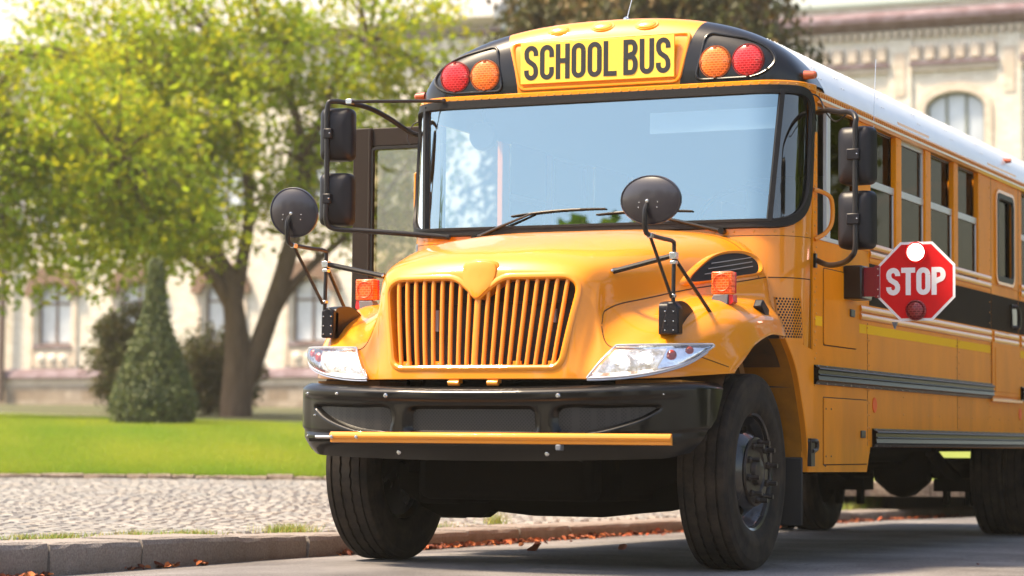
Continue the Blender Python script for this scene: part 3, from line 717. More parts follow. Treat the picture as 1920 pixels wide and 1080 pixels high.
tree('tall yellow-green tree with a forked brown trunk behind the round shrub', -6.16, 55,
     [([(0, 0, -.2), (.02, 0, .9), (.0, 0, 1.7), (-.1, 0, 2.5), (-.3, .1, 3.3), (-1.1, .2, 4.3), (-2.6, .3, 5.6)], .40, .12),
      ([(-.1, 0, 2.3), (.05, .2, 3.4), (.2, .3, 4.8), (-.1, .2, 6.6), (-.6, .1, 8.6)], .20, .07),
      ([(-.15, 0, 2.5), (-.7, -.2, 3.3), (-1.7, -.4, 3.9), (-3.2, -.4, 4.6)], .19, .05),
      ([(.12, 0, .6), (.45, .1, 1.5), (.72, .1, 2.3), (1.0, .1, 3.2), (1.3, .1, 4.4), (1.5, .1, 5.6), (1.45, .1, 6.3)], .26, .17),
      ([(1.45, .1, 6.1), (1.1, .1, 7.3), (.9, .1, 8.2), (.2, .1, 9.4)], .13, .05),
      ([(1.46, .1, 6.1), (1.9, .1, 6.9), (2.1, .1, 7.6), (2.9, 0, 8.4)], .13, .05),
      ([(.5, .1, 1.5), (.95, .2, 2.6), (1.7, .3, 3.5), (3.0, .4, 4.6)], .17, .06),
      ([(-.2, 0, 2.6), (-.55, .2, 3.9), (-1.3, .2, 5.6), (-1.8, .2, 7.6)], .14, .05)],
     [(-.6, 0, 6.0, 3.2, 2.4, 2.6), (2.6, .3, 6.2, 2.6, 2.2, 2.6), (-2.6, 0, 4.7, 2.1, 1.8, 1.8), (1, 0, 9.0, 3.5, 2.5, 2.2), (3.3, .6, 4.2, 1.9, 1.5, 1.3), (-3.0, 0, 8.2, 2.2, 2, 2), (3.9, .4, 7.8, 2.0, 1.8, 1.9)],
     760, 38, .185, YG)
tree('yellow-green tree at the left edge with branches hanging over the lawn', -11.7, 50,
     [([(0, 0, -.2), (.05, 0, 1.5), (0, 0, 3.2), (.3, 0, 5.0), (.2, 0, 7.0)], .26, .08), ([(0, 0, 3.0), (1.0, 0, 4.6), (2.4, .1, 5.3), (3.6, 0, 5.4)], .14, .05), ([(.1, 0, 4.0), (.9, 0, 5.8), (1.4, 0, 7.5)], .12, .04), ([(0, 0, 2.8), (-1, 0, 4.0), (-2, 0, 5)], .12, .04)],
     [(2.2, 0, 5.4, 3.0, 2.0, 2.5), (1.6, -.5, 3.1, 1.2, 1.2, .8), (4.2, 0, 4.0, 1.9, 1.6, 1.2), (0, 0, 5.5, 2, 2, 2.4), (3.0, .2, 2.9, .75, .8, .5)],
     540, 38, .185, YG)
tree('slender yellow-green tree between the two larger ones, behind the pointed shrub', -8.9, 62,
     [([(0, 0, -.2), (0, 0, 2), (.05, 0, 5.0), (.0, 0, 7.0), (.1, 0, 9.5)], .2, .06), ([(0, 0, 6.0), (-1.0, 0, 7.0), (-2.2, 0, 7.3)], .1, .04), ([(0, 0, 6.6), (1.0, 0, 8), (1.8, 0, 9.0)], .09, .03)],
     [(0, 0, 7.4, 2.6, 2, 2.4), (-1.8, 0, 6.2, 1.7, 1.5, 1.5), (.3, 0, 4.6, 1.4, 1.2, 1.0)],
     280, 32, .19, YG)
# spruce with hanging boughs behind the bus roof
def spruce(label, u, d, H, R, zlo):
    p = W(u, d); T = thing('spruce_tree', label, 'tree', (p.x, p.y, gz(d))); m = M(); m.cyl((0, 0, -.2), (0, 0, H), .42, .04, 12); C_ = []
    z = zlo
    while z < H-.3:
        k = 9; rr = R*(1-(z-zlo)/(H-zlo))**.8+.25
        for i in range(k):
            a = random.uniform(0, 6.28); r = rr*random.uniform(.7, 1.08); e = Vector((math.cos(a)*r, math.sin(a)*r, z-.28*r)); mid = Vector((math.cos(a)*r*.5, math.sin(a)*r*.5, z+.02))
            m.tube(smoothpath([Vector((0, 0, z)), mid, e], 3), .035, 5)
            for q in np.linspace(.25, 1, 7):
                c = Vector((0, 0, z)).lerp(mid, min(q*2, 1)) if q < .5 else mid.lerp(e, q*2-1)
                C_.append((c.x, c.y, c.z-.25*random.random()))
        z += .42
    m.build('trunk', BARK2, T, sharp=60)
    leaves('crown', C_, 46, (.20, .20, .30), .20, [(1, 1, 1), (.7, .7, .8), (1.5, 1.15, .9), (1.2, 1.3, .8), (1.7, 1.0, .8)], NEEDL, T, flat=.6, drop=1.2)
spruce('big drooping brown-green spruce behind the bus roof', 3.7, 52, 15.5, 4.4, 1.2)
spruce('drooping spruce left of the bigger one, behind the SCHOOL BUS sign', 1.45, 56, 14.5, 3.2, 1.2)
# clipped thuja cone
def thuja():
    p = W(-6.55, 45); T = thing('pointed_thuja', 'pointed dense green thuja shrub standing on the lawn', 'shrub', (p.x, p.y, gz(45)))
    m = M(); m.cyl((0, 0, -.1), (0, 0, 2.9), .10, .02, 8)
    m.lathe([(.04, .05), (.05, .52), (.45, .58), (1.1, .36), (1.7, .16), (2.3, .07), (2.7, .01)], (0, 0, 0), 'Z', 16)
    m.build('stem', mat('thuja_inner', (.02, .03, .015), .9), T); C_ = []
    for _ in range(1500):
        z = 2.95*random.random()**1.35; rp = float(np.interp(z, [0, .12, .45, .9, 1.3, 1.8, 2.3, 2.9], [.56, .70, .73, .57, .41, .22, .10, .04])); a = random.uniform(0, 6.283); r = rp*random.uniform(.84, 1.02)
        C_.append((math.cos(a)*r, math.sin(a)*r, z))
    leaves('foliage', C_, 34, (.045, .045, .07), .075, [(1, 1, 1), (1.3, 1.2, 1), (.7, .8, .8), (1.6, 1.5, 1.1)], THUJ, T, flat=2.0)
thuja()
def bush(label, u, d, h, r, cols, name='bush', sz=.11):
    p = W(u, d); T = thing(name, label, 'bush', (p.x, p.y, gz(d))); m = M(); C_ = []
    for i in range(12):
        a = random.uniform(0, 6.28); e = Vector((math.cos(a)*r*.7, math.sin(a)*r*.7, h*random.uniform(.6, .95))); m.tube(smoothpath([Vector((0, 0, -.1)), e*.5+Vector((0, 0, .1)), e], 3), .02, 5)
    m.build('stems', BARK2, T)
    for _ in range(330):
        v = RNG.normal(0, 1, 3); v /= np.linalg.norm(v); q = RNG.random()**.4; C_.append((v[0]*r*q, v[1]*r*q, h*.5+v[2]*h*.5*q))
    leaves('foliage', C_, 40, (.10, .10, .10), sz, cols, BUSHM, T)
BC = [(1, 1, 1), (1.5, 1.2, 1), (.6, .7, .7), (1.2, 1.4, 1)]
bush('dark olive bush behind the pointed thuja on its left', -8.7, 56, 2.5, .95, BC)
bush('broad dark bush between the thuja and the forked tree trunk', -7.15, 58, 2.1, 1.35, BC)
None and bush('young leafy sapling rising above the dark bush by the building', -7.65, 60, 3.6, .38, [(1.6, 1.8, 1.2), (1, 1.2, .8)], 'sapling')
# street trees on the other side of the road, mirrored in the paint and the windows
ST = [(-19, -24, 'behind the photographer, far to the left'), (-11.5, -28, 'behind the photographer, left of centre'), (-4, -31, 'behind the photographer, nearest the kerb line'), (5, -33, 'straight behind the photographer'), (15, -29, 'behind the photographer on the right'), (9.5, 12, 'beside the bus front half'), (10.5, 19, 'level with the bus tail'), (12, 26, 'just past the bus tail'), (14, 34, 'farther down the road'), (18, 44, 'farthest down the road'), (12.5, 5, 'nearest to the camera')]
for (x, y, lb) in ST:
    uu_, dd_ = UD(x, y)
    T = tree('green street tree across the road '+lb, uu_, dd_, [([(0, 0, -.5), (0, 0, 2), (.2, 0, 4)], .25, .12), ([(.1, 0, 3), (1.5, 0, 5), (2, 0, 7)], .12, .04), ([(.1, 0, 3), (-1.2, .6, 5), (-2, 1, 7)], .12, .04)],
             [(0, 0, 6, 3.4, 3.4, 3.4), (0, 0, 2.6, 3, 3, 2.4)], 330, 34, .42, [(.5, .6, .5), (.35, .45, .4), (.7, .7, .6)], group='street trees across the road')
    T.location.z = -.2
# ================================================================== THE BUS
BUS = thing('school_bus', 'yellow school bus with black bumper and white roof parked at the kerb', 'bus')
def Yf(x, z):
    a = abs(x); y = .52+(z-2.27)*.08
    if a > .95:
        t = min((a-.95)/.27, 1); y += .28*(1-math.sqrt(max(0, 1-t*t)))
    return y
# plan curve parametrised by arc length s (0 at the centre line)
_px = [i*.95/40 for i in range(41)]+[.95+.27*math.sin(math.pi/2*i/40) for i in range(1, 41)]
_ps = [0]
for a, b in zip(_px[:-1], _px[1:]): _ps.append(_ps[-1]+math.hypot(b-a, Yf(b, 2.27)-Yf(a, 2.27)))
SMAX = _ps[-1]
def xs(s): return math.copysign(float(np.interp(abs(s), _ps, _px)), s)
def sx(x): return math.copysign(float(np.interp(abs(x), _px, _ps)), x)
def PF(s, z, off=0):
    x = xs(s); e = 1e-3; x2 = xs(s+e) if abs(s+e) < SMAX else xs(s-e)
    a = Vector((x, Yf(x, z), 0)); b = Vector((x2, Yf(x2, z), 0)); t = (b-a) if abs(s+e) < SMAX else (a-b)
    if t.length < 1e-9: t = Vector((0, 1, 0))
    t.normalize(); n = Vector((t.y, -t.x, 0))
    return Vector((x, Yf(x, z), z))+n*off
def NF(s, z): return (PF(s, z, .05)-PF(s, z, 0)).normalized()
def build(m, name, mt, parent=BUS, **k): return m.build(name, mt, parent, **k)
# windshield opening in (s, z)
def ws_outline(grow=0):
    pts = [(sx(-1.214), 1.887-grow), (sx(1.214), 1.887-grow), (sx(1.214)+.012+grow, 2.0), (sx(1.216)+grow, 2.652+grow), (-sx(1.216)-grow, 2.652+grow), (-sx(1.214)-.012-grow, 2.0)]
    pts = [(pts[0][0], pts[0][1]), pts[1], pts[3], pts[4]]
    return [(p.x, p.y) for p in roundpoly([(a, b, 0) for a, b in pts], [.26, .26, .13, .13], 10)]
WSO = ws_outline(0)
Srow = list(np.linspace(-SMAX, SMAX, 181)); Zrow = list(np.linspace(.98, 2.70, 130))
P = [[PF(s, z) for z in Zrow] for s in Srow]
build(M().grid(P, keep=lambda i, j: not inpoly((Srow[i]+Srow[i+1])/2, (Zrow[j]+Zrow[j+1])/2, WSO) and not (Zrow[j] < 1.31 and abs(Srow[i]) < sx(1.12)) and Zrow[j] > 1.175), 'front_shell', YEL)
out = []
for i, p in enumerate(WSO):
    q = WSO[(i+1) % len(WSO)]; L = math.hypot(q[0]-p[0], q[1]-p[1]); k = max(1, int(L/.05))
    for j in range(k): out.append((p[0]+(q[0]-p[0])*j/k, p[1]+(q[1]-p[1])*j/k))
build(M().ribbon([PF(s, z, .0) for s, z in out], lambda i: NF(*out[i]), .052, .022, closed=True), 'windshield_gasket', RUB)
inner = [(s*.985, (z-2.27)*.95+2.27) for s, z in out]
build(M().ribbon([PF(s, z, .012) for s, z in inner], lambda i: NF(*inner[i]), .02, .016, closed=True), 'gasket_trim', RUB)
# panes
def pane(name, s0f, s1f, mt):
    zs = np.linspace(1.88, 2.66, 24); rows = []
    for t in np.linspace(0, 1, 40): rows.append([PF(s0f(z)*(1-t)+s1f(z)*t, z, .004) for z in zs])
    def keep(i, j):
        z = (zs[j]+zs[j+1])/2; t = (i+.5)/39; s = s0f(z)*(1-t)+s1f(z)*t
        return inpoly(s, z, WSO)
    return build(M().grid(rows, keep=keep), name, mt)
div = lambda z: sx(1.058)+(z-1.9)/.74*(sx(1.102)-sx(1.058))
pane('windshield', lambda z: -div(z), lambda z: div(z), WINDSH)
for sg in (-1, 1):
    pane('quarter_window', lambda z: sg*div(z), lambda z: sg*(SMAX-.01), QGLASS)
    pts = [(sg*div(z), z) for z in np.linspace(1.9, 2.65, 12)]
    build(M().ribbon([PF(s, z, 0) for s, z in pts], lambda i: NF(*pts[i]), .036, .028), 'windshield_divider', RUB)
# sun visor and fan inside
build(M().box(.29, 1.05, .66, .68, 2.44, 2.56), 'sun_visor', mat('visor_blue', (.55, .70, .78), .3))
# rivet strip under the cap
st = [(s, 2.678) for s in np.linspace(-SMAX, SMAX, 80)]
build(M().ribbon([PF(s, z) for s, z in st], lambda i: NF(*st[i]), .046, .012), 'cap_flange', YEL)
rv = M()
for s in np.arange(-SMAX+.03, SMAX, .052): rv.dome(PF(s, 2.68, .011), NF(s, 2.68), .0075, .005)
for s in np.arange(-SMAX+.06, SMAX, .115): rv.dome(PF(s, 1.845, .0), NF(s, 1.845), .007, .004)
for z in np.arange(1.0, 2.62, .075): rv.dome((1.221, .835, z), (1, 0, 0), .008, .005)
for z in np.arange(1.0, 2.62, .075): rv.dome((1.221, .862, z+.03), (1, 0, 0), .006, .004)
# front cap
def Zr(x): return 2.64+.495*math.sqrt(max(0, 1-(abs(x)/1.22)**2.4))
CD, CN = .24, 3.0
def capP(x, v, off=0):
    ph = v*math.pi/2; gy = 1-max(math.cos(ph), 0)**(2/CN); gzz = math.sin(ph)**(2/CN)
    z0 = 2.70 if abs(x) < 1.19 else 2.70-.05*(abs(x)-1.19)/.02
    return Vector((x, Yf(x, 2.75)+.012+CD*gy, z0+(Zr(x)-z0)*gzz))
VV = [0, .02, .05, .09, .14, .2, .26, .33, .4, .48, .56, .64, .72, .8, .88, .94, 1]
def xb(v): return .505+.11*math.sin(v*math.pi/2)
build(M().grid([[capP(t*xb(v), v) for v in VV] for t in np.linspace(-1, 1, 49)]), 'front_cap', YEL)
for sg in (-1, 1):
    g = M().grid([[capP(sg*(xb(v)+(1.212-xb(v))*t), v) for v in VV] for t in (list(np.linspace(0, .9, 26))+[.93, .96, .98, 1])])
    pod = fix_normals(build(g, 'warning_light_pod', BLK))
    # moulded rim round the lamps
    def onCap(x, z):
        lo, hi = 0, 1
        for _ in range(30):
            m_ = (lo+hi)/2
            if capP(x, m_).z < z: lo = m_
            else: hi = m_
        return capP(x, lo)
    outl = [(.60, 2.722), (.975, 2.722), (1.075, 2.80), (1.03, 2.885), (.92, 2.945), (.655, 3.0)]
    rp = roundpoly([(a, b, 0) for a, b in outl], [.05, .10, .07, .08, .08, .05], 6)
    pth = [onCap(sg*p.x, p.y)+Vector((0, -.004, 0)) for p in rp]
    build(M().tube(pth, .0085, 8, closed=True), 'pod_rim', BLK, pod)
    for x, lm, nm in ((.912, LRED, 'warning_lamp'), (.718, LAMB, 'warning_lamp')):
        y = Yf(x, 2.82)+.012; c = (sg*x, y, 2.819)
        lp = build(M().lathe([(-.032, 0), (-.031, .04), (-.026, .066), (-.016, .084), (.002, .088)], c, 'Y', 40), nm, lm, label='red warning lamp' if x > .8 else 'amber warning lamp')
        bz = M().lathe([(.0, .089), (-.012, .090), (-.012, .094), (.004, .096)], c, 'Y', 40)
        for k in range(4):
            a = k*math.pi/2; bz.box(c[0]+math.cos(a)*.083-.007, c[0]+math.cos(a)*.083+.007, y-.024, y-.008, c[2]+math.sin(a)*.083-.007, c[2]+math.sin(a)*.083+.007)
        build(bz, 'lamp_ring', mat('lamp_ring_'+nm+('r' if x > .8 else 'a'), (.25, .02, .015) if x > .8 else (.35, .09, .02), .3), lp)
# roof
YR = [.80, 1.0, 1.3]+[1.4+.72*i for i in range(12)]
XR = [1.22*math.sin(math.pi/2*t) for t in np.linspace(-1, 1, 61)]
def roofP(x, y, first=False):
    if first: p = capP(max(-1.212, min(1.212, x)), 1); return Vector((p.x, p.y-.0, p.z-.004))
    return Vector((x, y, Zr(x)+(0.004 if abs(x) < 1.15 else 0)))
build(M().grid([[roofP(x, 0, True), roofP(x, max(1.08, 0))]+[roofP(x, y) for y in YR[2:]]+[roofP(x, 9.6)] for x in XR]), 'roof', WHT)
rr = M()
for y in [1.0]+[1.45+.86*i for i in range(9)]:
    for x in np.linspace(.1, 1.19, 26):
        z = Zr(x); n = Vector((-(Zr(x+.005)-Zr(x-.005))/.01, 0, 1)); rr.dome((x, y, z+.003), n, .006, .004, 6); rr.dome((x, y+.05, z+.003), n, .006, .004, 6)
build(rr, 'roof_rivets', mat('rivet_white', (.62, .61, .60), .4), kind='stuff')
# closing strip, black trailing edge of the cap
for yb in (1.42,):
    pth = [Vector((x, yb, Zr(x)+.004)) for x in XR]
# gutter and drip rail
for sg in (-1, 1):
    build(M().prism([(sg*1.20, 2.60), (sg*1.232, 2.60), (sg*1.245, 2.615), (sg*1.245, 2.628), (sg*1.226, 2.634), (sg*1.226, 2.668), (sg*1.19, 2.70)], 'Y', .84, 9.6), 'gutter_rail', YEL)
tk = M()
for y in np.arange(.9, 9.5, .045): tk.box(1.226, 1.231, y, y+.02, 2.639, 2.660)
build(tk, 'gutter_stitches', mat('gutter_orange', (.62, .20, .005), .5), kind='stuff')
build(M().prism([(1.2455, 2.6145), (1.249, 2.6145), (1.249, 2.627), (1.2455, 2.627)], 'Y', .86, 9.6), 'drip_edge', mat('drip_pale', (.80, .70, .50), .3))
for y0, y1 in ((2.60, 3.36), (5.0, 5.9)): build(M().box(1.200, 1.215, y0, y1, 2.672, 2.705), 'roof_edge_plate', YEL)
# sign
sgn = M().prism([(-.480, 2.752), (.476, 2.748), (.476, 2.990), (-.480, 2.992)], 'Y', .553, .570); sb = build(sgn, 'bus_sign', SIGNY, bevel=.002)
rp = roundpoly([(-.555, 3.0, 0), (.56, 3.0, 0), (.50, 2.722, 0), (-.49, 2.722, 0)], .04, 5)
build(M().tube([Vector((p.x, onCap(p.x, p.y).y-.002, p.y)) for p in rp], .011, 8, closed=True), 'sign_surround', YEL)
# ---- lettering made of strokes
def arcpts(cx, cy, rx, ry, a0, a1, n=10): return [(cx+rx*math.cos(rad(a0+(a1-a0)*i/n)), cy+ry*math.sin(rad(a0+(a1-a0)*i/n))) for i in range(n+1)]
def letter(ch, w, h, t):
    r = w/2-t/2; k = r*1.05; x0, x1, cx = t/2, w-t/2, w/2; S_ = []
    if ch == 'O': S_.append((arcpts(cx, h-t/2-k, r, k, 0, 180)+arcpts(cx, t/2+k, r, k, 180, 360)+[(x1, h-t/2-k)], 0))
    elif ch == 'C': S_.append(([(x1, h*.64)]+arcpts(cx, h-t/2-k, r, k, 0, 180)+arcpts(cx, t/2+k, r, k, 180, 360)+[(x1, h*.36)], 0))
    elif ch == 'U': S_.append(([(x0, h)]+arcpts(cx, t/2+k, r, k, 180, 360)+[(x1, h)], 0))
    elif ch == 'S':
        m = h/2; q = (h-t)/4
        S_.append(([(x1, h*.70)]+arcpts(cx, h-t/2-k, r, k, 0, 180)+[(x0+.02*w, m+q*.72), (x0+.13*w, m+q*.30), (cx, m), (x1-.13*w, m-q*.30), (x1-.02*w, m-q*.72)]+arcpts(cx, t/2+k, r, k, 0, -180)+[(x0, h*.30)], 0))
    elif ch == 'H': S_ += [([(x0, 0), (x0, h)], 0), ([(x1, 0), (x1, h)], 0), ([(x0, h*.52), (x1, h*.52)], 1)]
    elif ch == 'L': S_ += [([(x0, 0), (x0, h)], 0), ([(x0, t/2), (w*.92, t/2)], 1)]
    elif ch == 'T': S_ += [([(cx, 0), (cx, h)], 0), ([(0, h-t/2), (w, h-t/2)], 1)]
    elif ch == 'P': S_ += [([(x0, 0), (x0, h)], 0), ([(x0, h-t/2), (cx, h-t/2)]+arcpts(x1-r*.8, h*.73, r*.8, h*.27-t/2, 90, -90)+[(x0, h*.46)], 1)]
    elif ch == 'B': S_ += [([(x0, 0), (x0, h)], 0), ([(x0, h-t/2), (cx, h-t/2)]+arcpts(x1-r*.8, h*.755, r*.75, h*.245-t/2, 90, -90)+[(x0, h*.51)], 1), ([(x0, h*.51), (cx, h*.51)]+arcpts(x1-r*.8, h*.255+t/4, r*.8, h*.255-t/4, 90, -90)+[(x0, t/2)], 2)]
    return S_
def write(text, x0, z0, y, w, h, t, gap, space, parent, mt, slope=0):
    x = x0
    for ch in text:
        if ch == ' ': x += space; continue
        m = M()
        for pts, lv in letter(ch, w, h, t):
            P2 = [Vector((a, b)) for a, b in pts]; Q = []
            for i, p in enumerate(P2):
                if i == 0 or (p-Q[-1]).length > 1e-5: Q.append(p)
            k = len(Q); L = []; R = []
            for i, p in enumerate(Q):
                d = (Q[min(i+1, k-1)]-Q[max(i-1, 0)]).normalized(); n = Vector((-d.y, d.x)); L.append(p+n*t/2); R.append(p-n*t/2)
            yy = y-.0008*lv
            vs = [(x+p.x, yy, z0+p.y) for p in L]+[(x+p.x, yy, z0+p.y) for p in R]+[(x+p.x, yy+.003, z0+p.y) for p in L]+[(x+p.x, yy+.003, z0+p.y) for p in R]
            m.add(vs, [(i, i+1, k+i+1, k+i) for i in range(k-1)]+[(i, 2*k+i, 2*k+i+1, i+1) for i in range(k-1)]+[(k+i, k+i+1, 3*k+i+1, 3*k+i) for i in range(k-1)])
        m.build('letter', mt, parent, smooth=False); x += (w*.93 if ch == 'L' else w)+gap
write('SCHOOL', -.457, 2.771, .5515, .0885, .205, .029, .0115, 0, sb, LETB)
write('BUS', .166, 2.771, .5515, .0885, .205, .029, .0115, 0, sb, LETB)
# clearance lamps
for x in (-.272, 0, .272):
    p = capP(x, .60); n = (capP(x, .64)-capP(x, .56)).cross(Vector((1, 0, 0))).normalized(); n = -n if n.y > 0 else n
    a = Vector((1, 0, 0)); b = n.cross(a).normalized(); rows = []
    for k in range(28):
        t = 2*math.pi*k/28; rows.append([p+a*math.cos(t)*.062*f+b*math.sin(t)*.034*f+n*h for f, h in ((1.22, -.004), (1.17, .004), (1.02, .004), (.98, .009), (.8, .013), (.4, .016), (0, .017))])
    cl = fix_normals(build(M().grid(rows, close_u=True), 'clearance_lamp', CLAMB))
    for q in (-.047, .047): build(M().dome(p+a*q+n*.012, n, .005, .003), 'screw', DARKW, cl)
for sg in (-1, 1):
    ml = M(); ml.cyl((sg*1.19, .74, 2.742), (sg*1.25, .74, 2.742), .028, .022, 16); ml.dome((sg*1.25, .74, 2.742), (sg, 0, 0), .022, .014, 16)
    build(ml, 'side_marker_lamp', MKR)
build(M().cyl((1.15, 5.75, 2.80), (1.215, 5.75, 2.80), .020, .016, 14), 'side_marker_lamp', MKR)
# antennas
build(M().cyl((.085, .80, 3.13), (.17, .86, 3.55), .0028, .0015, 6).dome((.085, .80, 3.128), (0, -.2, 1), .022, .03, 10), 'antenna', CHR)
build(M().cyl((1.235, 1.95, 2.40), (1.235, 2.03, 3.02), .003, .002, 6).box(1.23, 1.24, 1.935, 1.965, 2.36, 2.42), 'antenna', CHR)
# ---- body sides
def side_poly():
    arch = [(7.15+.66*math.cos(a), .52+.66*math.sin(a)) for a in np.linspace(math.pi-.2, .2, 20)]
    return [(.80, .98), (.80, 1.0), (.80, 1.83), (9.6, 1.83), (9.6, .655)]+[(q[0], q[1]) for q in arch[::-1]]+[(1.957, .655), (1.88, .505), (.70, .513), (.70, .765), (.76, .98)]
for sg in (-1, 1):
    X0, X1 = (1.185, 1.22) if sg > 0 else (-1.22, -1.185)
    s_ = build(M().prism(side_poly() if sg > 0 else [(1.95, .655), (1.95, 1.83), (9.6, 1.83), (9.6, .655)], 'X', X0, X1), 'body_side', YSIDE, smooth=False)
    if sg < 0: build(M().prism([(.80, .50), (.80, 2.62), (.93, 2.62), (.93, .50)], 'X', X0, X1), 'door_pillar', YSIDE); build(M().prism([(1.85, .50), (1.85, 1.83), (1.949, 1.83), (1.949, .50)], 'X', X0, X1), 'door_pillar', YSIDE)
WIN = [(1.962, 2.536), (2.663, 3.248), (3.385, 3.992), (4.110, 4.690), (6.05, 6.65), (6.78, 7.38), (7.51, 8.11), (8.24, 8.84)]
for sg in (-1, 1):
    X0, X1 = (1.185, 1.221) if sg > 0 else (-1.221, -1.185)
    pil = []; last = 1.672 if sg > 0 else 1.85
    wins = list(WIN)
    if sg > 0: wins.insert(4, (5.24, 5.735))
    for a, b in wins: pil.append((last, a)); last = b
    pil.append((last, 9.6))
    for a, b in pil: build(M().box(X0, X1, a, b, 1.832, 2.60), 'window_pillar', YSIDE, bevel=.003)
    if sg > 0:
        build(M().box(X0, X1, .80, .885, 1.832, 2.60), 'corner_post', YSIDE)
        build(M().box(1.192, 1.2212, 5.24, 5.735, 1.832, 1.895), 'door_fill', YSIDE); build(M().box(1.192, 1.2212, 5.24, 5.735, 2.49, 2.60), 'door_fill', YSIDE)
    build(M().box(X0, X1, .80, 9.6, 2.603, 2.66), 'window_header', YSIDE)
    for k, (a, b) in enumerate(WIN):
        xo, xi = sg*1.205, sg*1.185; x_lo, x_hi = min(xo, xi), max(xo, xi)
        t = .022; open_top = k not in (1,)
        f = M(); f.box(x_lo, x_hi, a, b, 1.832, 1.868 if sg > 0 else 1.87); f.box(x_lo, x_hi, a, a+t*.6, 1.87, 2.23); f.box(x_lo, x_hi, b-t, b, 1.87, 2.23); f.box(x_lo-.002, x_hi+.002, a, b, 2.233, 2.277)
        if not open_top: f.box(x_lo, x_hi, a, a+t, 2.28, 2.57); f.box(x_lo, x_hi, b-t*1.6, b, 2.28, 2.57); f.box(x_lo, x_hi, a, b, 2.572, 2.60)
        fr = build(f, 'side_window', SILV, bevel=.002)
        build(M().box(sg*1.196-.002, sg*1.196+.002, a, b, 1.86, 2.25), 'window_pane', SGLASS, fr)
        if not open_top: build(M().box(sg*1.190-.002, sg*1.190+.002, a, b, 2.26, 2.59), 'window_pane', SGLASS, fr)
        if open_top: build(M().box(sg*1.175-.002, sg*1.175+.002, a, b, 2.27, 2.60), 'window_pane', mat('interior_dark', (.03,.028,.03), .8) if 0 else SGLASS, fr)
# driver's window with its silver slider
dw = M(); dw.box(1.188, 1.212, 1.095, 1.13, 1.85, 2.58); dw.box(1.188, 1.206, 1.145, 1.185, 1.85, 2.58); dw.box(1.19, 1.225, .885, 1.672, 1.825, 1.85)
f = build(dw, 'driver_window', SILV, bevel=.003)
build(M().box(1.193, 1.197, 1.187, 1.672, 1.85, 2.60), 'window_pane', SGLASS, f)
# belt mouldings
def moulding(zc, y0, y1, h=.04, d=.014, name='belt_moulding'):
    n = 8; pr = [(1.2205, zc-h/2)]+[(1.2205+d*math.sin(math.pi*i/n)**.6, zc-h/2*math.cos(math.pi*i/n)) for i in range(1, n)]+[(1.2205, zc+h/2)]
    return build(M().prism(pr, 'Y', y0, y1), name, YEL, bevel=0)
for y0, y1 in ((1.93, 5.03), (6.0, 9.6)):
    for z in (1.868, 1.818): moulding(z, y0, y1)
    build(M().box(1.2205, 1.226, y0, y1, 1.770, 1.793), 'belt_strip', YSIDE)
    for z in (1.478, 1.432): moulding(z, y0-.2 if y0 < 3 else y0, y1)
for y0, y1 in ((5.12, 5.90),):
    for z in (1.478, 1.432): moulding(z, y0, y1)
for y0, y1 in ((1.93, 5.055), (5.075, 5.92), (5.95, 9.6)):
    build(M().box(1.2206, 1.2222, y0, y1, 1.508, 1.762), 'black_band', BLKM, smooth=False)
for y0, y1 in ((1.72, 1.868), (1.885, 4.065), (4.095, 5.03), (6.0, 8.2)):
    build(M().box(1.2206, 1.2216, y0, y1, 1.333, 1.387), 'reflective_stripe', REFY, smooth=False)
build(M().box(1.2206, 1.2214, .85, .975, 1.337, 1.392), 'reflector', REFY, smooth=False)
# rub rails
def rubrail(z0, z1, y0, y1):
    h = z1-z0; pr = [(1.2206, z0), (1.232, z0), (1.238, z0+.15*h)]
    pr.append((1.252, z0+.22*h))
    for c, q in ((.50, .05), (.80, .07)):
        for i in range(7): a = math.pi*i/6; pr.append((1.247+.010*math.sin(a), z0+h*(c-q*math.cos(a))))
    pr += [(1.232, z0+.93*h), (1.232, z1), (1.2206, z1)]
    o = build(M().prism(pr, 'Y', y0, y1), 'rub_rail', RUBL)
    t = M()
    for y in np.arange(y0+.05, y1, .16): t.dome((1.233, y, z1-.006), (1, 0, 0), .006, .005, 6); t.dome((1.233, y, z0+.008), (1, 0, 0), .006, .005, 6)
    build(t, 'rail_screws', CHR, o, kind='stuff')
rubrail(1.005, 1.114, .822, 5.035); rubrail(1.005, 1.114, 6.0, 9.6); rubrail(.655, .766, 1.993, 6.35)
# panel seams, panels, doors on the side
SEAM = mat('panel_gap', (.05, .02, .004), .9)
def plate(y0, y1, z0, z1, name, r=.02, mt=YSIDE, gap=.006):
    g = roundpoly([(y0-gap, z0-gap, 0), (y1+gap, z0-gap, 0), (y1+gap, z1+gap, 0), (y0-gap, z1+gap, 0)], r, 4); p = roundpoly([(y0, z0, 0), (y1, z0, 0), (y1, z1, 0), (y0, z1, 0)], r, 4)
    a = build(M().prism([(q.x, q.y) for q in p], 'X', 1.2204, 1.227), name, mt, bevel=.0015)
    build(M().prism([(q.x, q.y) for q in g], 'X', 1.2203, 1.2212), 'panel_gap', SEAM, a, smooth=False); return a
ap = plate(1.0, 1.655, 1.235, 1.668, 'access_panel')
build(M().box(1.227, 1.237, 1.50, 1.585, 1.418, 1.462), 'latch', mat('latch_dark', (.03, .03, .03), .4), ap, bevel=.004)
lp = plate(1.0, 1.872, .555, .932, 'battery_door', .008)
build(M().box(1.227, 1.236, 1.72, 1.81, .708, .752), 'latch', STEEL, lp, bevel=.004)
dv = M()
for y, z in ((1.03, .87), (1.13, .87), (1.03, .60), (1.13, .60), (1.0, .55), (1.02, .545)): dv.dome((1.2275, y, z), (1, 0, 0), .006, .004)
build(dv, 'screws', STEEL, lp, kind='stuff')
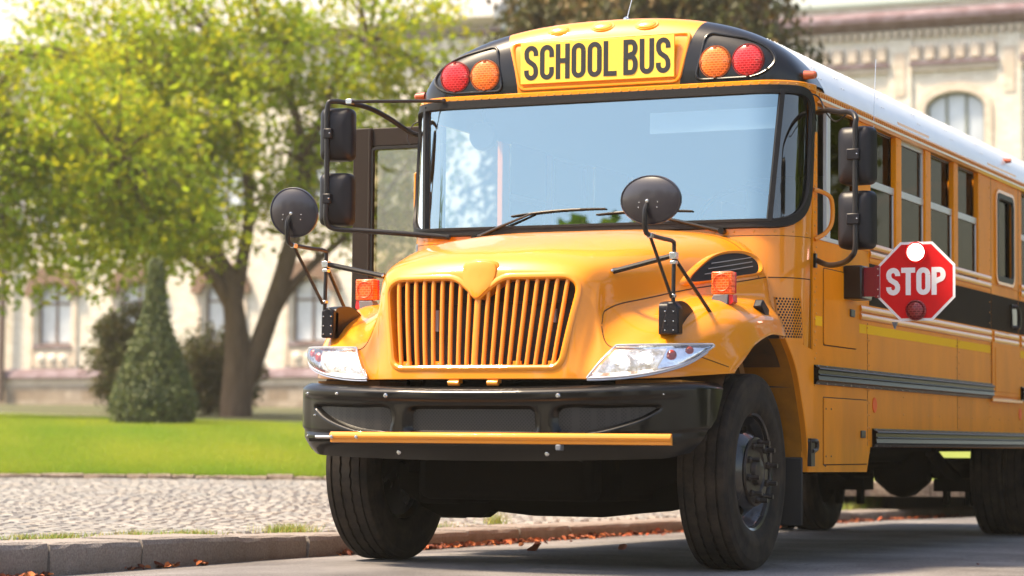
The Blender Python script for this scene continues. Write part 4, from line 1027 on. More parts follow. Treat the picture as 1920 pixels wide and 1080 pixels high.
for y in (1.895, 4.078): build(M().box(1.2204, 1.2213, y-.0025, y+.0025, .66, 1.40), 'panel_seam', SEAM, smooth=False)
for y, z0, z1 in ((1.88, .62, 1.82), (1.92, .62, 1.34), (4.04, 1.12, 1.40), (4.12, .78, 1.40), (5.01, .8, 2.6), (5.965, .8, 2.6)):
    for z in np.arange(z0, z1, .075): rv.dome((1.2235, y, z), (1, 0, 0), .0065, .004)
for y in (2.7, 3.3, 3.6, 4.5, 4.95, 5.3, 5.6, 6.3):
    for z in (.86, .97): rv.dome((1.2215, y, z), (1, 0, 0), .007, .004)
for a, b in WIN[:4]:
    for z in np.arange(1.95, 2.6, .12): rv.dome((1.2225, b+.03, z), (1, 0, 0), .006, .004)
build(rv, 'rivets', mat('rivet_yellow', (.70, .26, .01), .35, coat=.5), kind='stuff')
for y in (2.045, 5.98): build(M().lathe([(-.0, 0), (.004, .0), (.004, .045), (0, .047)], (1.2206, y, .908), 'X', 24), 'orange_reflector', ORR)
# emergency door
de = build(M().prism([(5.075, 1.03), (5.925, 1.03), (5.925, 1.425), (5.075, 1.425)], 'X', 1.2206, 1.2275), 'emergency_door', YSIDE, bevel=.002)
build(M().box(1.2276, 1.231, 5.16, 5.85, 1.06, 1.38), 'door_panel', YSIDE, de, bevel=.004)
rp = roundpoly([(5.235, 1.885, 0), (5.735, 1.885, 0), (5.735, 2.495, 0), (5.235, 2.495, 0)], .07, 6)
build(M().ribbon([(1.222, p.x, p.y) for p in rp], lambda i: (1, 0, 0), .05, .014, closed=True), 'door_window_gasket', RUB, de)
build(M().ribbon([(1.222, 5.485+(p.x-5.485)*1.13, 2.19+(p.y-2.19)*1.1) for p in rp], lambda i: (1, 0, 0), .03, .012, closed=True), 'door_window_frame', YEL, de)
build(M().box(1.200, 1.204, 5.235, 5.735, 1.885, 2.495), 'door_window_pane', SGLASS, de)
build(M().tube(smoothpath([(1.224, 5.72, 1.70), (1.26, 5.74, 1.70), (1.265, 5.78, 1.64), (1.26, 5.78, 1.56), (1.224, 5.76, 1.55)], 4), .016, 8).box(1.2225, 1.232, 5.68, 5.84, 1.54, 1.72), 'door_handle', BLK, de)
for y in (5.063, 5.937): build(M().box(1.2206, 1.2216, y-.004, y+.004, 1.0, 2.6), 'door_gap', SEAM, de, smooth=False)
build(M().box(1.2206, 1.245, 5.02, 5.98, .985, 1.012), 'door_step_rail', YEL, de, bevel=.004)
# rear wall and floor, ceiling, cab interior
build(M().box(-1.22, 1.22, 9.6, 9.66, .66, 2.66), 'rear_wall', YEL, bevel=.01)
rp = [(x, Zr(x)) for x in XR]; build(M().add([(x, 9.63, z) for x, z in rp], [tuple(range(len(rp)))]), 'rear_cap', YEL)
build(M().box(-1.18, 1.18, .9, 9.6, .98, 1.02), 'floor', DKIN, smooth=False)
build(M().box(-1.18, 1.18, .56, .9, .98, 1.0), 'floor', DKIN, smooth=False)
build(M().grid([[Vector((x*.965, y, Zr(x)-.05)) for y in (.86, 4, 9.55)] for x in XR]), 'ceiling', CEIL)
bs = None
for k in range(9):
    for sg in (-1, 1):
        y = 2.35+k*.78; m = M(); m.box(sg*.72-.42, sg*.72+.42, y, y+.40, 1.36, 1.48); m.box(sg*.72-.42, sg*.72+.42, y+.38, y+.48, 1.40, 2.06); m.box(sg*.72-.36, sg*.72-.32, y+.1, y+.3, 1.02, 1.36); m.box(sg*.72+.32, sg*.72+.36, y+.1, y+.3, 1.02, 1.36)
        build(m, 'bench_seat', SEAT, bevel=.03)
build(M().box(.42, 1.0, 1.45, 1.9, 1.38, 1.5).box(.45, .97, 1.85, 1.98, 1.48, 2.3), 'driver_seat', SEAT, bevel=.04)
build(M().prism([(.60, 1.84), (1.05, 1.88), (1.12, 1.75), (1.1, 1.0), (.60, 1.0)], 'X', -.35, 1.17), 'dashboard', INPAN, bevel=.02)
build(M().prism([(.57, 1.84), (.85, 1.86), (.85, 1.2), (.57, 1.2)], 'X', -1.17, -.36), 'dash_shelf', INPAN, bevel=.02)
sw = M(); ring = [(.66+.235*math.cos(t), 1.12+.16*math.sin(t)*.8, 1.98+.235*math.sin(t)*.82) for t in np.linspace(0, 2*math.pi, 33)[:-1]]; sw.tube(ring, .014, 8, closed=True)
sw.tube([(.66, 1.12, 1.98), (.66, .95, 1.75)], .03, 8); sw.tube([(.44, 1.12, 1.98), (.88, 1.12, 1.98)], .012, 6)
build(sw, 'steering_wheel', BLK)
build(M().lathe([(-.03, 0), (-.03, .08), (.0, .09), (.03, .08), (.03, 0)], (-.86, .86, 2.50), 'Y', 20).box(-.87, -.85, .86, .88, 2.58, 2.68), 'dash_fan', INPAN)
# passenger stair rail, driver grab handle
hp = smoothpath([(1.225, .80, 2.10), (1.27, .86, 2.085), (1.29, .93, 2.05), (1.29, .94, 1.93), (1.27, .88, 1.86), (1.225, .82, 1.82)], 4)
build(M().tube(hp, .013, 8), 'grab_handle', YEL)
build(M().tube([(-1.225, .80, 2.30), (-1.27, .78, 2.28), (-1.27, .78, 2.08), (-1.225, .80, 2.05)], .013, 8), 'grab_handle', YEL)
# cowl fresh-air grille on the corner (perforated plate)
gz0, gz1 = 1.193, 1.478; s0, s1 = sx(1.098), sx(1.203)
cg = []
def pfz(s, z, off=0): return PF(s, z, off)
rp = [(s, z) for s, z in ((s0, gz1), (s1-.01, gz1), (s1+.03, gz0), (s0+.055, gz0))]
gg = M().grid([[PF((s0+.055*(1-t))+((s1+.03-.04*t)-(s0+.055*(1-t)))*u_, gz0+(gz1-gz0)*t, .004) for t in np.linspace(0, 1, 9)] for u_ in np.linspace(0, 1, 9)])
pg = fix_normals(build(gg, 'cowl_grille', YEL))
hm = M()
for j in range(19):
    t = (j+.5)/19
    for i in range(8):
        u_ = (i+.5+(.25 if j % 2 else -.25))/8.2; s = (s0+.055*(1-t))+((s1+.03-.04*t)-(s0+.055*(1-t)))*u_; z = gz0+(gz1-gz0)*t
        c = PF(s, z, .0052); n = NF(s, z); a = n.cross(Vector((0, 0, 1))).normalized(); hm.add([c+a*math.cos(k*math.pi/3+.52)*.0068+Vector((0, 0, 1))*math.sin(k*math.pi/3+.52)*.0068 for k in range(6)], [tuple(range(6))])
build(hm, 'grille_holes', mat('hole_dark', (.015, .008, .004), .9), pg, kind='stuff', smooth=False)
out_ = [PF((s0+.055*(1-t))-.006, gz0+(gz1-gz0)*t, .004) for t in np.linspace(0, 1, 6)]+[PF(s1-.005, gz1+.006, .004)]+[PF((s1+.03-.04*t)+.006, gz0+(gz1-gz0)*t, .004) for t in np.linspace(1, 0, 6)]
build(M().tube(out_, .0035, 6, closed=True), 'grille_frame', YEL, pg)
# cowl seams
pt = [(s, 1.588) for s in np.linspace(sx(1.06), SMAX, 14)]
build(M().ribbon([PF(s, z, .0) for s, z in pt], lambda i: NF(*pt[i]), .006, .0015), 'cowl_seam', SEAM)
pt = [(s, 1.845+.0) for s in np.linspace(-SMAX, SMAX, 60)]
build(M().ribbon([PF(s, 1.822, .0) for s, z in pt], lambda i: NF(*pt[i]), .004, .0012), 'cowl_seam', SEAM)
build(M().box(1.2204, 1.2213, .752, .758, .985, 1.59), 'cowl_seam', SEAM, smooth=False)
build(M().box(1.14, 1.2213, .66, .758, .975, .9795), 'cowl_seam', SEAM, smooth=False)
# lower cowl flare = rear lip of the wheel arch
LIP = [(.0, 1.262), (.16, 1.262), (.30, 1.24), (.44, 1.135), (.53, 1.03), (.60, .90), (.66, .78), (.695, .66), (.71, .513)]
lipc = smoothpath([(0, a, b) for a, b in LIP[2:]], 5)
INNER = mat('arch_yellow_shaded', (.40, .15, .012), .6, spec=.2, noise=(6, (.24, .10, .015), .4, .75))  # arch yellow with the shade of the wheel well put into its colour
for sg in (-1, 1):
    rows = []; rin = []
    for p in lipc:
        t = max(0, min(1, (1.2-p.z)/.25)); xi = 1.20-.10*(1-t)
        rin.append([(sg*.62, p.y+.02, p.z), (sg*.9, p.y+.01, p.z), (sg*1.19, p.y, p.z)])
        rows.append([(sg*1.19, p.y, p.z), (sg*1.222, p.y-.006, p.z), (sg*1.2255, p.y+.004, p.z), (sg*1.2245, p.y+.03, p.z+.004), (sg*1.2222, .806 if p.z < 1.19 else .62, p.z+.012)])
    fix_normals(build(M().grid(rows), 'wheel_arch_lip', YSIDE, sharp=14)); fix_normals(build(M().grid(rin), 'arch_rear_wall', INNER))
    # liner front half
    rows = []
    for a in np.linspace(math.pi*.84, math.pi*.25, 18):
        y = -.02+.60*math.cos(a); z = .62+.66*math.sin(a); rows.append([(sg*.62, y, z), (sg*1.16, y, z)])
    build(M().grid(rows), 'arch_liner', mat('liner_brown', (.10, .04, .01), .7, noise=(8, (.05, .025, .01), .4, .7)))
    build(M().box(min(sg*.60, sg*.62), max(sg*.60, sg*.62), -.6, .75, .5, 1.3), 'arch_inner_wall', UND)
    # bracket straps in the arch
    for y, z in ((.30, 1.14), (.42, 1.0)):
        pass
    m = M(); m.prism([(.18, 1.18), (.24, 1.20), (.50, .80), (.50, .72), (.44, .72)], 'X', min(sg*.92, sg*.98), max(sg*.92, sg*.98)); build(m, 'arch_strap', mat('strap_brown', (.22, .09, .02), .6))
    build(M().box(min(sg*.86, sg*1.20), max(sg*.86, sg*1.20), .675, .69, .215, .595), 'mud_flap', mat('mud_flap_rubber', (.015, .014, .014), .7), bevel=.01)
# ---- hood and fenders: surface through control rows (half), mirrored
HR = [
 [(0, .47, 1.872), (.45, .47, 1.866), (.80, .46, 1.822), (.97, .45, 1.735), (1.065, .44, 1.585), (1.085, .43, 1.50), (1.12, .38, 1.425), (1.19, .33, 1.34), (1.222, .31, 1.252)],
 [(0, .1, 1.838), (.42, .1, 1.831), (.745, .1, 1.782), (.90, .1, 1.69), (.992, .1, 1.535), (1.02, .1, 1.465), (1.095, .1, 1.425), (1.19, .09, 1.345), (1.222, .07, 1.250)],
 [(0, -.3, 1.785), (.38, -.3, 1.778), (.675, -.3, 1.728), (.81, -.3, 1.635), (.88, -.3, 1.475), (.94, -.3, 1.425), (1.06, -.3, 1.405), (1.18, -.26, 1.315), (1.222, -.19, 1.190)],
 [(0, -.6, 1.722), (.34, -.6, 1.715), (.61, -.6, 1.665), (.73, -.6, 1.575), (.77, -.6, 1.415), (.86, -.6, 1.345), (1.0, -.6, 1.315), (1.13, -.54, 1.245), (1.218, -.33, 1.120)],
 [(0, -.80, 1.672), (.32, -.80, 1.664), (.57, -.79, 1.615), (.67, -.78, 1.535), (.69, -.79, 1.375), (.78, -.80, 1.285), (.93, -.78, 1.235), (1.08, -.70, 1.185), (1.213, -.40, 1.080)],
 [(0, -.93, 1.622), (.31, -.925, 1.614), (.545, -.90, 1.575), (.63, -.87, 1.50), (.645, -.88, 1.335), (.72, -.90, 1.215), (.87, -.87, 1.175), (1.04, -.77, 1.165), (1.207, -.44, 1.056)],
 [(0, -.99, 1.565), (.30, -.985, 1.56), (.53, -.955, 1.53), (.615, -.91, 1.46), (.64, -.915, 1.31), (.70, -.95, 1.165), (.87, -.91, 1.145), (1.04, -.80, 1.135), (1.206, -.45, 1.048)],
 [(0, -1.015, 1.50), (.29, -1.01, 1.495), (.52, -.985, 1.465), (.60, -.94, 1.40), (.635, -.945, 1.265), (.70, -.965, 1.125), (.87, -.925, 1.11), (1.04, -.815, 1.10), (1.205, -.455, 1.044)],
 [(0, -1.045, 1.28), (.28, -1.04, 1.28), (.50, -1.02, 1.27), (.58, -.985, 1.24), (.625, -.965, 1.18), (.69, -.985, 1.075), (.87, -.945, 1.065), (1.04, -.83, 1.06), (1.204, -.46, 1.04)],
 [(0, -1.07, 1.05), (.28, -1.065, 1.05), (.47, -1.05, 1.05), (.55, -1.03, 1.045), (.60, -1.01, 1.04), (.68, -1.0, 1.03), (.87, -.955, 1.025), (1.03, -.84, 1.025), (1.203, -.465, 1.035)],
 [(0, -1.075, .985), (.28, -1.07, .985), (.47, -1.055, .985), (.55, -1.035, .985), (.60, -1.02, .985), (.68, -1.003, .985), (.87, -.96, .99), (1.03, -.845, 1.0), (1.203, -.47, 1.03)]]
def crv(P, t):
    k = len(P)-1; i = min(int(t), k-1); u_ = t-i; a = P[max(i-1, 0)]; b = P[i]; c = P[i+1]; d = P[min(i+2, k)]
    a, b, c, d = Vector(a), Vector(b), Vector(c), Vector(d)
    if i == 0: a = 2*b-c
    if i == k-1: d = 2*c-b
    return .5*((2*b)+(c-a)*u_+(2*a-5*b+4*c-d)*u_*u_+(-a+3*b-3*c+d)*u_**3)
def hoodP(u_, v):
    """u along the rows 0..10, v across -8..8"""
    sg = -1 if v < 0 else 1; v = abs(v)
    rows = [crv(([(-r[1][0], r[1][1], r[1][2])]+r) if v < 1 else r, (v+1) if v < 1 else v) for r in HR]
    p = crv(rows, u_); return Vector((sg*p.x if v > 0 else 0, p.y, p.z))
GRO = [(-.545, 1.46), (-.49, 1.508), (-.135, 1.508), (0, 1.405), (.135, 1.508), (.49, 1.508), (.545, 1.46), (.475, 1.075), (.44, 1.045), (-.44, 1.045), (-.475, 1.075)]
GROR = roundpoly([(a, b, 0) for a, b in GRO], [.05, .04, .05, .02, .05, .04, .05, .03, .03, .03, .03], 5)
US = []
for i in range(10): US += [i+k/10 for k in range(10)] if i >= 6 else [i+k/6 for k in range(6)]
US.append(10)
VS = [-8+k/8 for k in range(129)]
HP = [[hoodP(a, b) for b in VS] for a in US]
GP2 = [(p.x, p.y) for p in GROR]
def keep(i, j):
    c = (HP[i][j]+HP[i+1][j+1])/2
    return not (c.y < -.90 and inpoly(c.x, c.z, GP2))
hood = build(M().grid(HP, keep=keep), 'hood', YEL, solid=.008, sharp=60)
def hoody(x, z):
    """front surface y at (x, z) on the nose"""
    rows = []; z = min(z, 1.53)
    for u_ in np.linspace(6, 10, 21):
        best = None
        for k in range(5):
            pass
        t = abs(x); P_ = [hoodP(u_, v) for v in np.linspace(0, 4, 17)]
        y = float(np.interp(t, [p.x for p in P_], [p.y for p in P_])); zz = float(np.interp(t, [p.x for p in P_], [p.z for p in P_])); rows.append((zz, y))
    rows.sort(); return float(np.interp(z, [r[0] for r in rows], [r[1] for r in rows]))
# smooth inner lip of the grille opening
gp = [];
for i, p in enumerate(GROR):
    q = GROR[(i+1) % len(GROR)]; k = max(1, int((q-p).length/.04))
    for j in range(k): r_ = p.lerp(q, j/k); gp.append(r_)
gs = [Vector((p.x, hoody(p.x, p.y), p.y)) for p in gp]
rows = []
cx_, cz_ = 0, 1.27
for i, p in enumerate(gs):
    a = gs[i-1]; b = gs[(i+1) % len(gs)]; d = (b-a); d.y = 0; d.normalize(); nn = Vector((-d.z, 0, d.x))
    if nn.dot(Vector((p.x-cx_, 0, p.z-cz_))) < 0 and abs(p.x) > .2: nn = -nn
    if abs(p.x) <= .2: nn = Vector((nn.x, 0, nn.z)) if (nn.z > 0) == (p.z > 1.2) else -nn
    rows.append([p+nn*.022+Vector((0, -.001, 0)), p+nn*.012+Vector((0, -.009, 0)), p+nn*0+Vector((0, -.010, 0)), p-nn*.010+Vector((0, -.003, 0)), p-nn*.014+Vector((0, .02, 0)), p-nn*.014+Vector((0, .09, 0))])
fix_normals(build(M().grid(rows, close_u=True), 'grille_surround', YEL, hood))
# radiator behind
rad_ = build(M().box(-.56, .56, -.88, -.84, 1.03, 1.52), 'radiator', mat('radiator_dark', (.018, .014, .013), .7, noise=(8, (.035, .025, .022), .4, .7, (12, 1, .3))))
build(M().box(-.30, -.282, -.905, -.882, 1.24, 1.35), 'clip', mat('clip_grey', (.30, .32, .36), .5), rad_)
build(M().box(.36, .385, -.905, -.882, 1.28, 1.35), 'clip', MATS['clip_grey'], rad_)
build(M().tube([(-.55, -.9, 1.385), (.55, -.9, 1.385)], .006, 6), 'radiator_rod', STEEL, rad_)
# bars
def topz(x):
    x = abs(x); z = 1.50
    if x < .135: z = 1.405+(1.505-1.405)*x/.135-.004
    if x > .49: z = 1.46+(.545-x)/.055*.045
    return z
for k in range(-9, 10):
    wbar = .0105 if k else .017
    xt = k*.0535; xbm = k*.0475; zt = topz(xt)+.004
    pts = []; n = 12
    for i in range(n+1):
        t = i/n; z = zt+(1.043-zt)*t; x = xt+(xbm-xt)*t**1.15; 
        pts.append(Vector((x, hoody(x, z)+(.014 if k else .006), z)))
    m = M(); rows = []
    for i, p in enumerate(pts):
        rows.append([p+Vector((wbar*math.cos(a), -.010*math.sin(a) if math.sin(a) > 0 else -.024*math.sin(a), 0)) for a in np.linspace(0, 2*math.pi, 13)[:-1]])
    fix_normals(build(m.grid(rows, close_v=True), 'grille_bar', YEL, hood))
for x in (-.395, -.205, .235, .425):
    y = hoody(x, 1.06); build(M().dome((x, y+.012, 1.062), (0, -1, 0), .007, .005), 'grille_screw', CHR, hood)
    build(M().box(x-.022, x+.022, y+.014, y+.03, 1.045, 1.078), 'grille_tab', YEL, hood)
# shield emblem (plain)
def shield(sc, y, th, mt, name, parent):
    o = [(-.088, 1.575), (-.05, 1.592), (0, 1.597), (.05, 1.592), (.088, 1.575), (.094, 1.53), (.078, 1.475), (.04, 1.43), (0, 1.402), (-.04, 1.43), (-.078, 1.475), (-.094, 1.53)]
    sp = smoothpath([((a)*sc, 0, 1.51+(b-1.51)*sc) for a, b in o], 4, closed=True); c = Vector((0, 0, 1.505))
    prof = [(1, .03), (1, .002), (.98, -.002), (.95, -.003), (.5, -.003), (0, -.003)]
    rows = []
    for p in sp:
        row = []
        for f, q in prof:
            r_ = c.lerp(Vector((p.x, 0, p.z)), f); yy = -.985-(1.60-r_.z)*.20+ (r_.x**2)*.9; row.append(Vector((r_.x, yy+y+q*th, r_.z)))
        rows.append(row)
    return fix_normals(build(M().grid(rows, close_u=True), name, mt, parent))
em = shield(1.0, -.022, 1, YEL, 'emblem', hood)
shield(1.10, -.010, 1, YEL, 'emblem_base', hood)
# hood seams following the surface
def surf_seam(fn, n, w_, name='hood_seam', mt=SEAM, parent=hood, t=.0012, closed=False):
    pts = [fn(i/(n-1)) for i in range(n)]
    P_ = [hoodP(a, b) for a, b in pts]; N_ = []
    for a, b in pts:
        du = hoodP(min(a+.03, 10), b)-hoodP(max(a-.03, 0), b); dv_ = hoodP(a, b+.03)-hoodP(a, b-.03); nn = du.cross(dv_).normalized(); c = hoodP(a, b)
        if nn.dot(c-Vector((0, 0, .8))) < 0: nn = -nn
        N_.append(nn)
    P_ = [p+q*.0006 for p, q in zip(P_, N_)]
    return build(M().ribbon(P_, lambda i: N_[i], w_, t, closed=closed), name, mt, parent)
for sg in (-1, 1):
    surf_seam(lambda t: (0+t*5.0, sg*4.0), 40, .0065)                                   # hood to fender
    surf_seam(lambda t: (5.0+1.15*t, sg*(4.0+.25*t)), 12, .005)
    surf_seam(lambda t: (6.2, sg*(4.3+3.55*t)), 40, .005)                                 # above the headlamp
    surf_seam(lambda t: (5.0*(1-t)**1.0, sg*(3.15+.0*t)), 3, .0001) if False else None
    surf_seam(lambda t: (5.1+1.0*t, sg*(4.0-.9*math.sin(t*1.5)*.0)), 3, .0001) if False else None
    surf_seam(lambda t: (.22, sg*(.3+3.7*t)), 40, .004)
# side scoops
for sg in (-1, 1):
    o = [(.05, 3.42), (.25, 3.12), (.7, 3.02), (1.2, 3.12), (1.75, 3.5), (1.9, 3.72), (1.6, 3.80), (.8, 3.80), (.2, 3.78)]
    sp = smoothpath([(a, b, 0) for a, b in o], 5, closed=True); cc = Vector((.85, 3.5, 0)); rows = []; hole = []
    for p in sp:
        row = []
        for f, h in ((1.22, .001), (1.12, .014), (1.04, .018), (.98, .010), (.93, -.008), (.90, -.03)):
            q = cc.lerp(p, f); q.x = max(q.x, .02); a = hoodP(q.x, sg*q.y); du = hoodP(q.x+.05, sg*q.y)-a; dv_ = hoodP(q.x, sg*(q.y+.05))-a; nn = du.cross(dv_).normalized()
            if nn.x*sg < 0: nn = -nn
            row.append(a+nn*h)
        rows.append(row); q = cc.lerp(p, .985); a = hoodP(max(q.x, .02), sg*q.y); hole.append(a+Vector((sg*.0035, 0, .0025)))
    vent = fix_normals(build(M().grid(rows, close_u=True), 'hood_scoop', YEL, hood))
    c = sum(hole, Vector())/len(hole); build(M().add([c+Vector((sg*.012, 0, .006))]+hole, [(0, 1+i, 1+(i+1) % len(hole)) for i in range(len(hole))]), 'scoop_mesh', mat('scoop_black', (.006, .005, .005), .7), hood, smooth=True)
    for k in range(3):
        b = 3.3+.14*k; pts = [hoodP(a, sg*(b+.02*a))+Vector((sg*.016, 0, .009)) for a in np.linspace(.25+.05*k, 1.35+.12*k, 10)]
        build(M().tube(pts, .0028, 5), 'scoop_wire', GREYP, hood)
# hood hinge tabs below the nose
for x in (-.11, .11): build(M().cyl((x-.03, -1.07, .965), (x+.03, -1.07, .965), .014, n=10).box(x-.03, x+.03, -1.07, -1.03, .965, .985), 'hood_hinge', YEL, hood)
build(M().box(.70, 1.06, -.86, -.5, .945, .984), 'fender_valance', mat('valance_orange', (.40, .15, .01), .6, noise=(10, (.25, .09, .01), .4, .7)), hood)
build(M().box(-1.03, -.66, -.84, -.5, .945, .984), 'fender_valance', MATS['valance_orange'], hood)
# hood latches
for sg in (-1, 1): build(M().prism([(.02, 1.40), (.06, 1.44), (.16, 1.39), (.15, 1.345), (.10, 1.34)], 'X', min(sg*1.13, sg*1.18), max(sg*1.13, sg*1.18)), 'hood_latch', PLA, bevel=.008)
# ---- headlamps
def headlamp(sg):
    T_ = [(.738, -.945, 1.156), (.80, -.935, 1.158), (.90, -.90, 1.160), (1.0, -.845, 1.163), (1.09, -.77, 1.166), (1.155, -.695, 1.168)]
    B_ = [(.622, -1.045, .990), (.71, -1.028, .992), (.83, -.985, 1.003), (.96, -.925, 1.028), (1.08, -.83, 1.075), (1.165, -.69, 1.160)]
    T_ = smoothpath(T_, 6); B_ = smoothpath(B_, 6); k = len(T_)
    def P_(i, t, off):
        a, b = T_[i], B_[i]; p = a.lerp(b, t); bul = math.sin(math.pi*t)*.022*min(1, (k-1-i)/6+.1)
        d = T_[min(i+1, k-1)]-T_[max(i-1, 0)]; n = Vector((d.y, -d.x, 0)).normalized(); n = -n if n.y > 0 else n
        p = p+n*(off+bul); return Vector((sg*p.x, p.y, p.z))
    ts = np.linspace(0, 1, 13)
    lens = fix_normals(build(M().grid([[P_(i, t, .010) for t in ts] for i in range(k)]), 'headlamp', LENS))
    o = fix_normals(build(M().grid([[P_(i, t, -.004 if 0 < i < k-1 and 0 < t < 1 else .004)-Vector((0, -(.035*math.sin(math.pi*t)*(1-i/k)), 0)) for t in ts] for i in range(k)]), 'reflector', CHROME, lens))
    bowl = [[P_(i, t, .001)-Vector((0, .0, 0)) for t in np.linspace(.14, .86, 9)] for i in range(2, 18)]
    fix_normals(build(M().grid(bowl), 'lit_bowl', BOWL, lens))
    # clear rim
    ring = [P_(i, 0, .010) for i in range(k)]+[P_(k-1, t, .01) for t in ts[1:-1]]+[P_(i, 1, .010) for i in range(k-1, -1, -1)]+[P_(0, t, .010) for t in ts[-2:0:-1]]
    build(M().tube(ring, .006, 6, closed=True), 'lamp_rim', mat('lamp_rim_grey', (.45, .46, .50), .25, metal=.4), lens)
    for (i0, t0, r, mt, nm) in ((7, .52, .046, HEADL, 'bulb_lit'), (13, .50, .040, HEADL, 'bulb_lit'), (19, .42, .026, mat('turn_bulb_orange', (.38, .03, .012), .3, coat=.5), 'turn_bulb'), (23, .32, .022, MATS['turn_bulb_orange'], 'turn_bulb')):
        c = P_(i0, t0, -.002); n = Vector((sg*.25 if i0 < 15 else sg*.7, -1, 0)).normalized(); build(M().dome(c-n*.004, n, r, .012, 20), nm, mt, lens)
    # lower skirt of the lens
    rows = [[P_(i, 1, .008), P_(i, 1, .012)+Vector((0, 0, -.012)), P_(i, 1, .0)+Vector((0, .004, -.016))] for i in range(k-2)]
    fix_normals(build(M().grid(rows), 'lamp_skirt', MATS['lamp_rim_grey'], lens))
for sg in (-1, 1): headlamp(sg)
# ---- turn signals on the fenders
for sg in (-1, 1):
    x = sg*1.058; y = -.27; b = M(); b.box(x-.058, x+.058, y, y+.055, 1.452, 1.570)
    o = build(b, 'turn_signal', TAMB, bevel=.008)
    pts = [(x+.045*math.cos(t), y-.003, 1.511+.045*math.sin(t)) for t in np.linspace(0, 2*math.pi, 25)[:-1]]
    build(M().tube(pts, .003, 5, closed=True), 'lens_ring', mat('turn_ring', (.55, .07, .005), .4), o)
    build(M().box(x-.058, x+.058, y+.058, y+.075, 1.455, 1.568), 'rear_lens', REDR, o, bevel=.004)
    build(M().prism([(x-.058, 1.415 if sg < 0 else 1.425), (x+.03, 1.385), (x+.035, 1.448), (x-.045, 1.448)] if sg > 0 else [(x-.03, 1.385), (x+.058, 1.425), (x+.045, 1.448), (x-.035, 1.448)], 'Y', y, y+.07), 'signal_base', GREYP, o, bevel=.003)
    build(M().prism([(x+sg*.036, 1.39), (x+sg*.062, 1.41), (x+sg*.058, 1.448), (x+sg*.036, 1.448)], 'Y', y+.01, y+.075), 'side_reflector', REDR, o)
# ---- bumper
def bumP(s, t, depth=0):
    """s -1..1 along, t 0..1 bottom..top"""
    kk = float(np.interp(t, [0, .13, .48, .8, 1], [.75, .81, .94, .985, 1])); a = s*math.pi/2*(1-(1-kk)*abs(s)**8); n = 3.0
    x = math.copysign(1.178*abs(math.sin(a))**(2/n), s); y = -1.12+.57*(1-max(0, math.cos(a))**(2/n))
    zt = .945+.03*min(1, abs(x)/1.1)**2; zb = .568+.03*(abs(x)/1.2)**2+.03*smst(1.0, 1.2, abs(x)); z = zb+(zt-zb)*t
    inn = .05*max(0, (.22-t)/.22)**1.5+.045*max(0, (t-.90)/.10)**2+.012*(1-smst(.3, .36, t))+.014*smst(.28, .33, t)*(1-smst(.78, .84, t))*(1 if abs(x) < 1.02 else 1-smst(1.02, 1.10, abs(x)))
    return x, y, z, inn+depth
OPN = [roundpoly([(-.365, .712, 0), (.365, .712, 0), (.352, .84, 0), (-.352, .84, 0)], .04, 6)]
for sg in (-1, 1):
    OPN.append(smoothpath([(sg*a, b, 0) for a, b in ((.482, .715), (.486, .838), (.70, .846), (.965, .850), (.955, .82), (.86, .775), (.70, .730), (.56, .712))], 5, closed=True))
def segd(x, z, P_):
    best = 1e9
    for i in range(len(P_)):
        a = P_[i-1]; b = P_[i]; ab = (b.x-a.x, b.y-a.y); L = ab[0]**2+ab[1]**2+1e-12; t = max(0, min(1, ((x-a.x)*ab[0]+(z-a.y)*ab[1])/L)); best = min(best, math.hypot(x-a.x-ab[0]*t, z-a.y-ab[1]*t))
    return best
OP2 = [[(p.x, p.y) for p in o] for o in OPN]
SS = np.linspace(-1, 1, 241); TT = np.linspace(0, 1, 62); rows = []
for s in SS:
    row = []
    e = .004; x0, y0, _, _ = bumP(s-e if s > 0 else s, .5); x1, y1, _, _ = bumP(s if s > 0 else s+e, .5); d = Vector((x1-x0, y1-y0, 0)).normalized(); nn = Vector((d.y, -d.x, 0))
    for t in TT:
        x, y, z, inn = bumP(s, t)
        if .66 < z < .90 and abs(x) < 1.05:
            for o, o2 in zip(OPN, OP2):
                dd_ = segd(x, z, o); ins = inpoly(x, z, o2)
                dd_ = dd_ if ins else -dd_
                inn += .045*smst(-.012, .014, dd_)
        p = Vector((x, y, z))-nn*inn; row.append(p)
    row.append(row[-1]-nn*.10+Vector((0, 0, -.005)))
    rows.append(row)
bum = fix_normals(build(M().grid(rows), 'bumper', BUMP, sharp=70))
for o in OPN:
    c = Vector((sum(p.x for p in o)/len(o), sum(p.y for p in o)/len(o), 0)); vs = []
    def yb(x): a = math.asin(min(1, (abs(x)/1.178)**(3.0/2))); return -1.12+.57*(1-math.cos(a)**(2/3))
    n1 = 24; xs_ = [min(p.x for p in o), max(p.x for p in o)]; g_ = []
    for i in range(n1+1):
        x = xs_[0]+(xs_[1]-xs_[0])*i/n1; g_.append([Vector((x, yb(x)+.052, z)) for z in np.linspace(.70, .86, 20)])
    zz = list(np.linspace(.70, .86, 20)); o2 = [(p.x, p.y) for p in o]
    build(M().grid(g_, keep=lambda i, j: inpoly(g_[i][0].x+.01, (zz[j]+zz[j+1])/2, o2)), 'bumper_mesh', GRILLM, bum)
def bpt(x, z, off=0):
    a = math.asin(min(1, (abs(x)/1.178)**1.5)); s = a/(math.pi/2)*(1 if x > 0 else -1); x_, y_, z_, inn = bumP(s, .5); zt = .945+.03*min(1, abs(x)/1.1)**2; zb = .568; t = (z-zb)/(zt-zb); _, _, _, inn = bumP(s, t)
    e = .004; xa, ya, _, _ = bumP(s-e, .5); xb_, yb_, _, _ = bumP(s+e if s < .99 else s, .5); d = Vector((xb_-xa, yb_-ya, 0)).normalized(); nn = Vector((d.y, -d.x, 0)); return Vector((x_, y_, z))+nn*(off-inn), nn
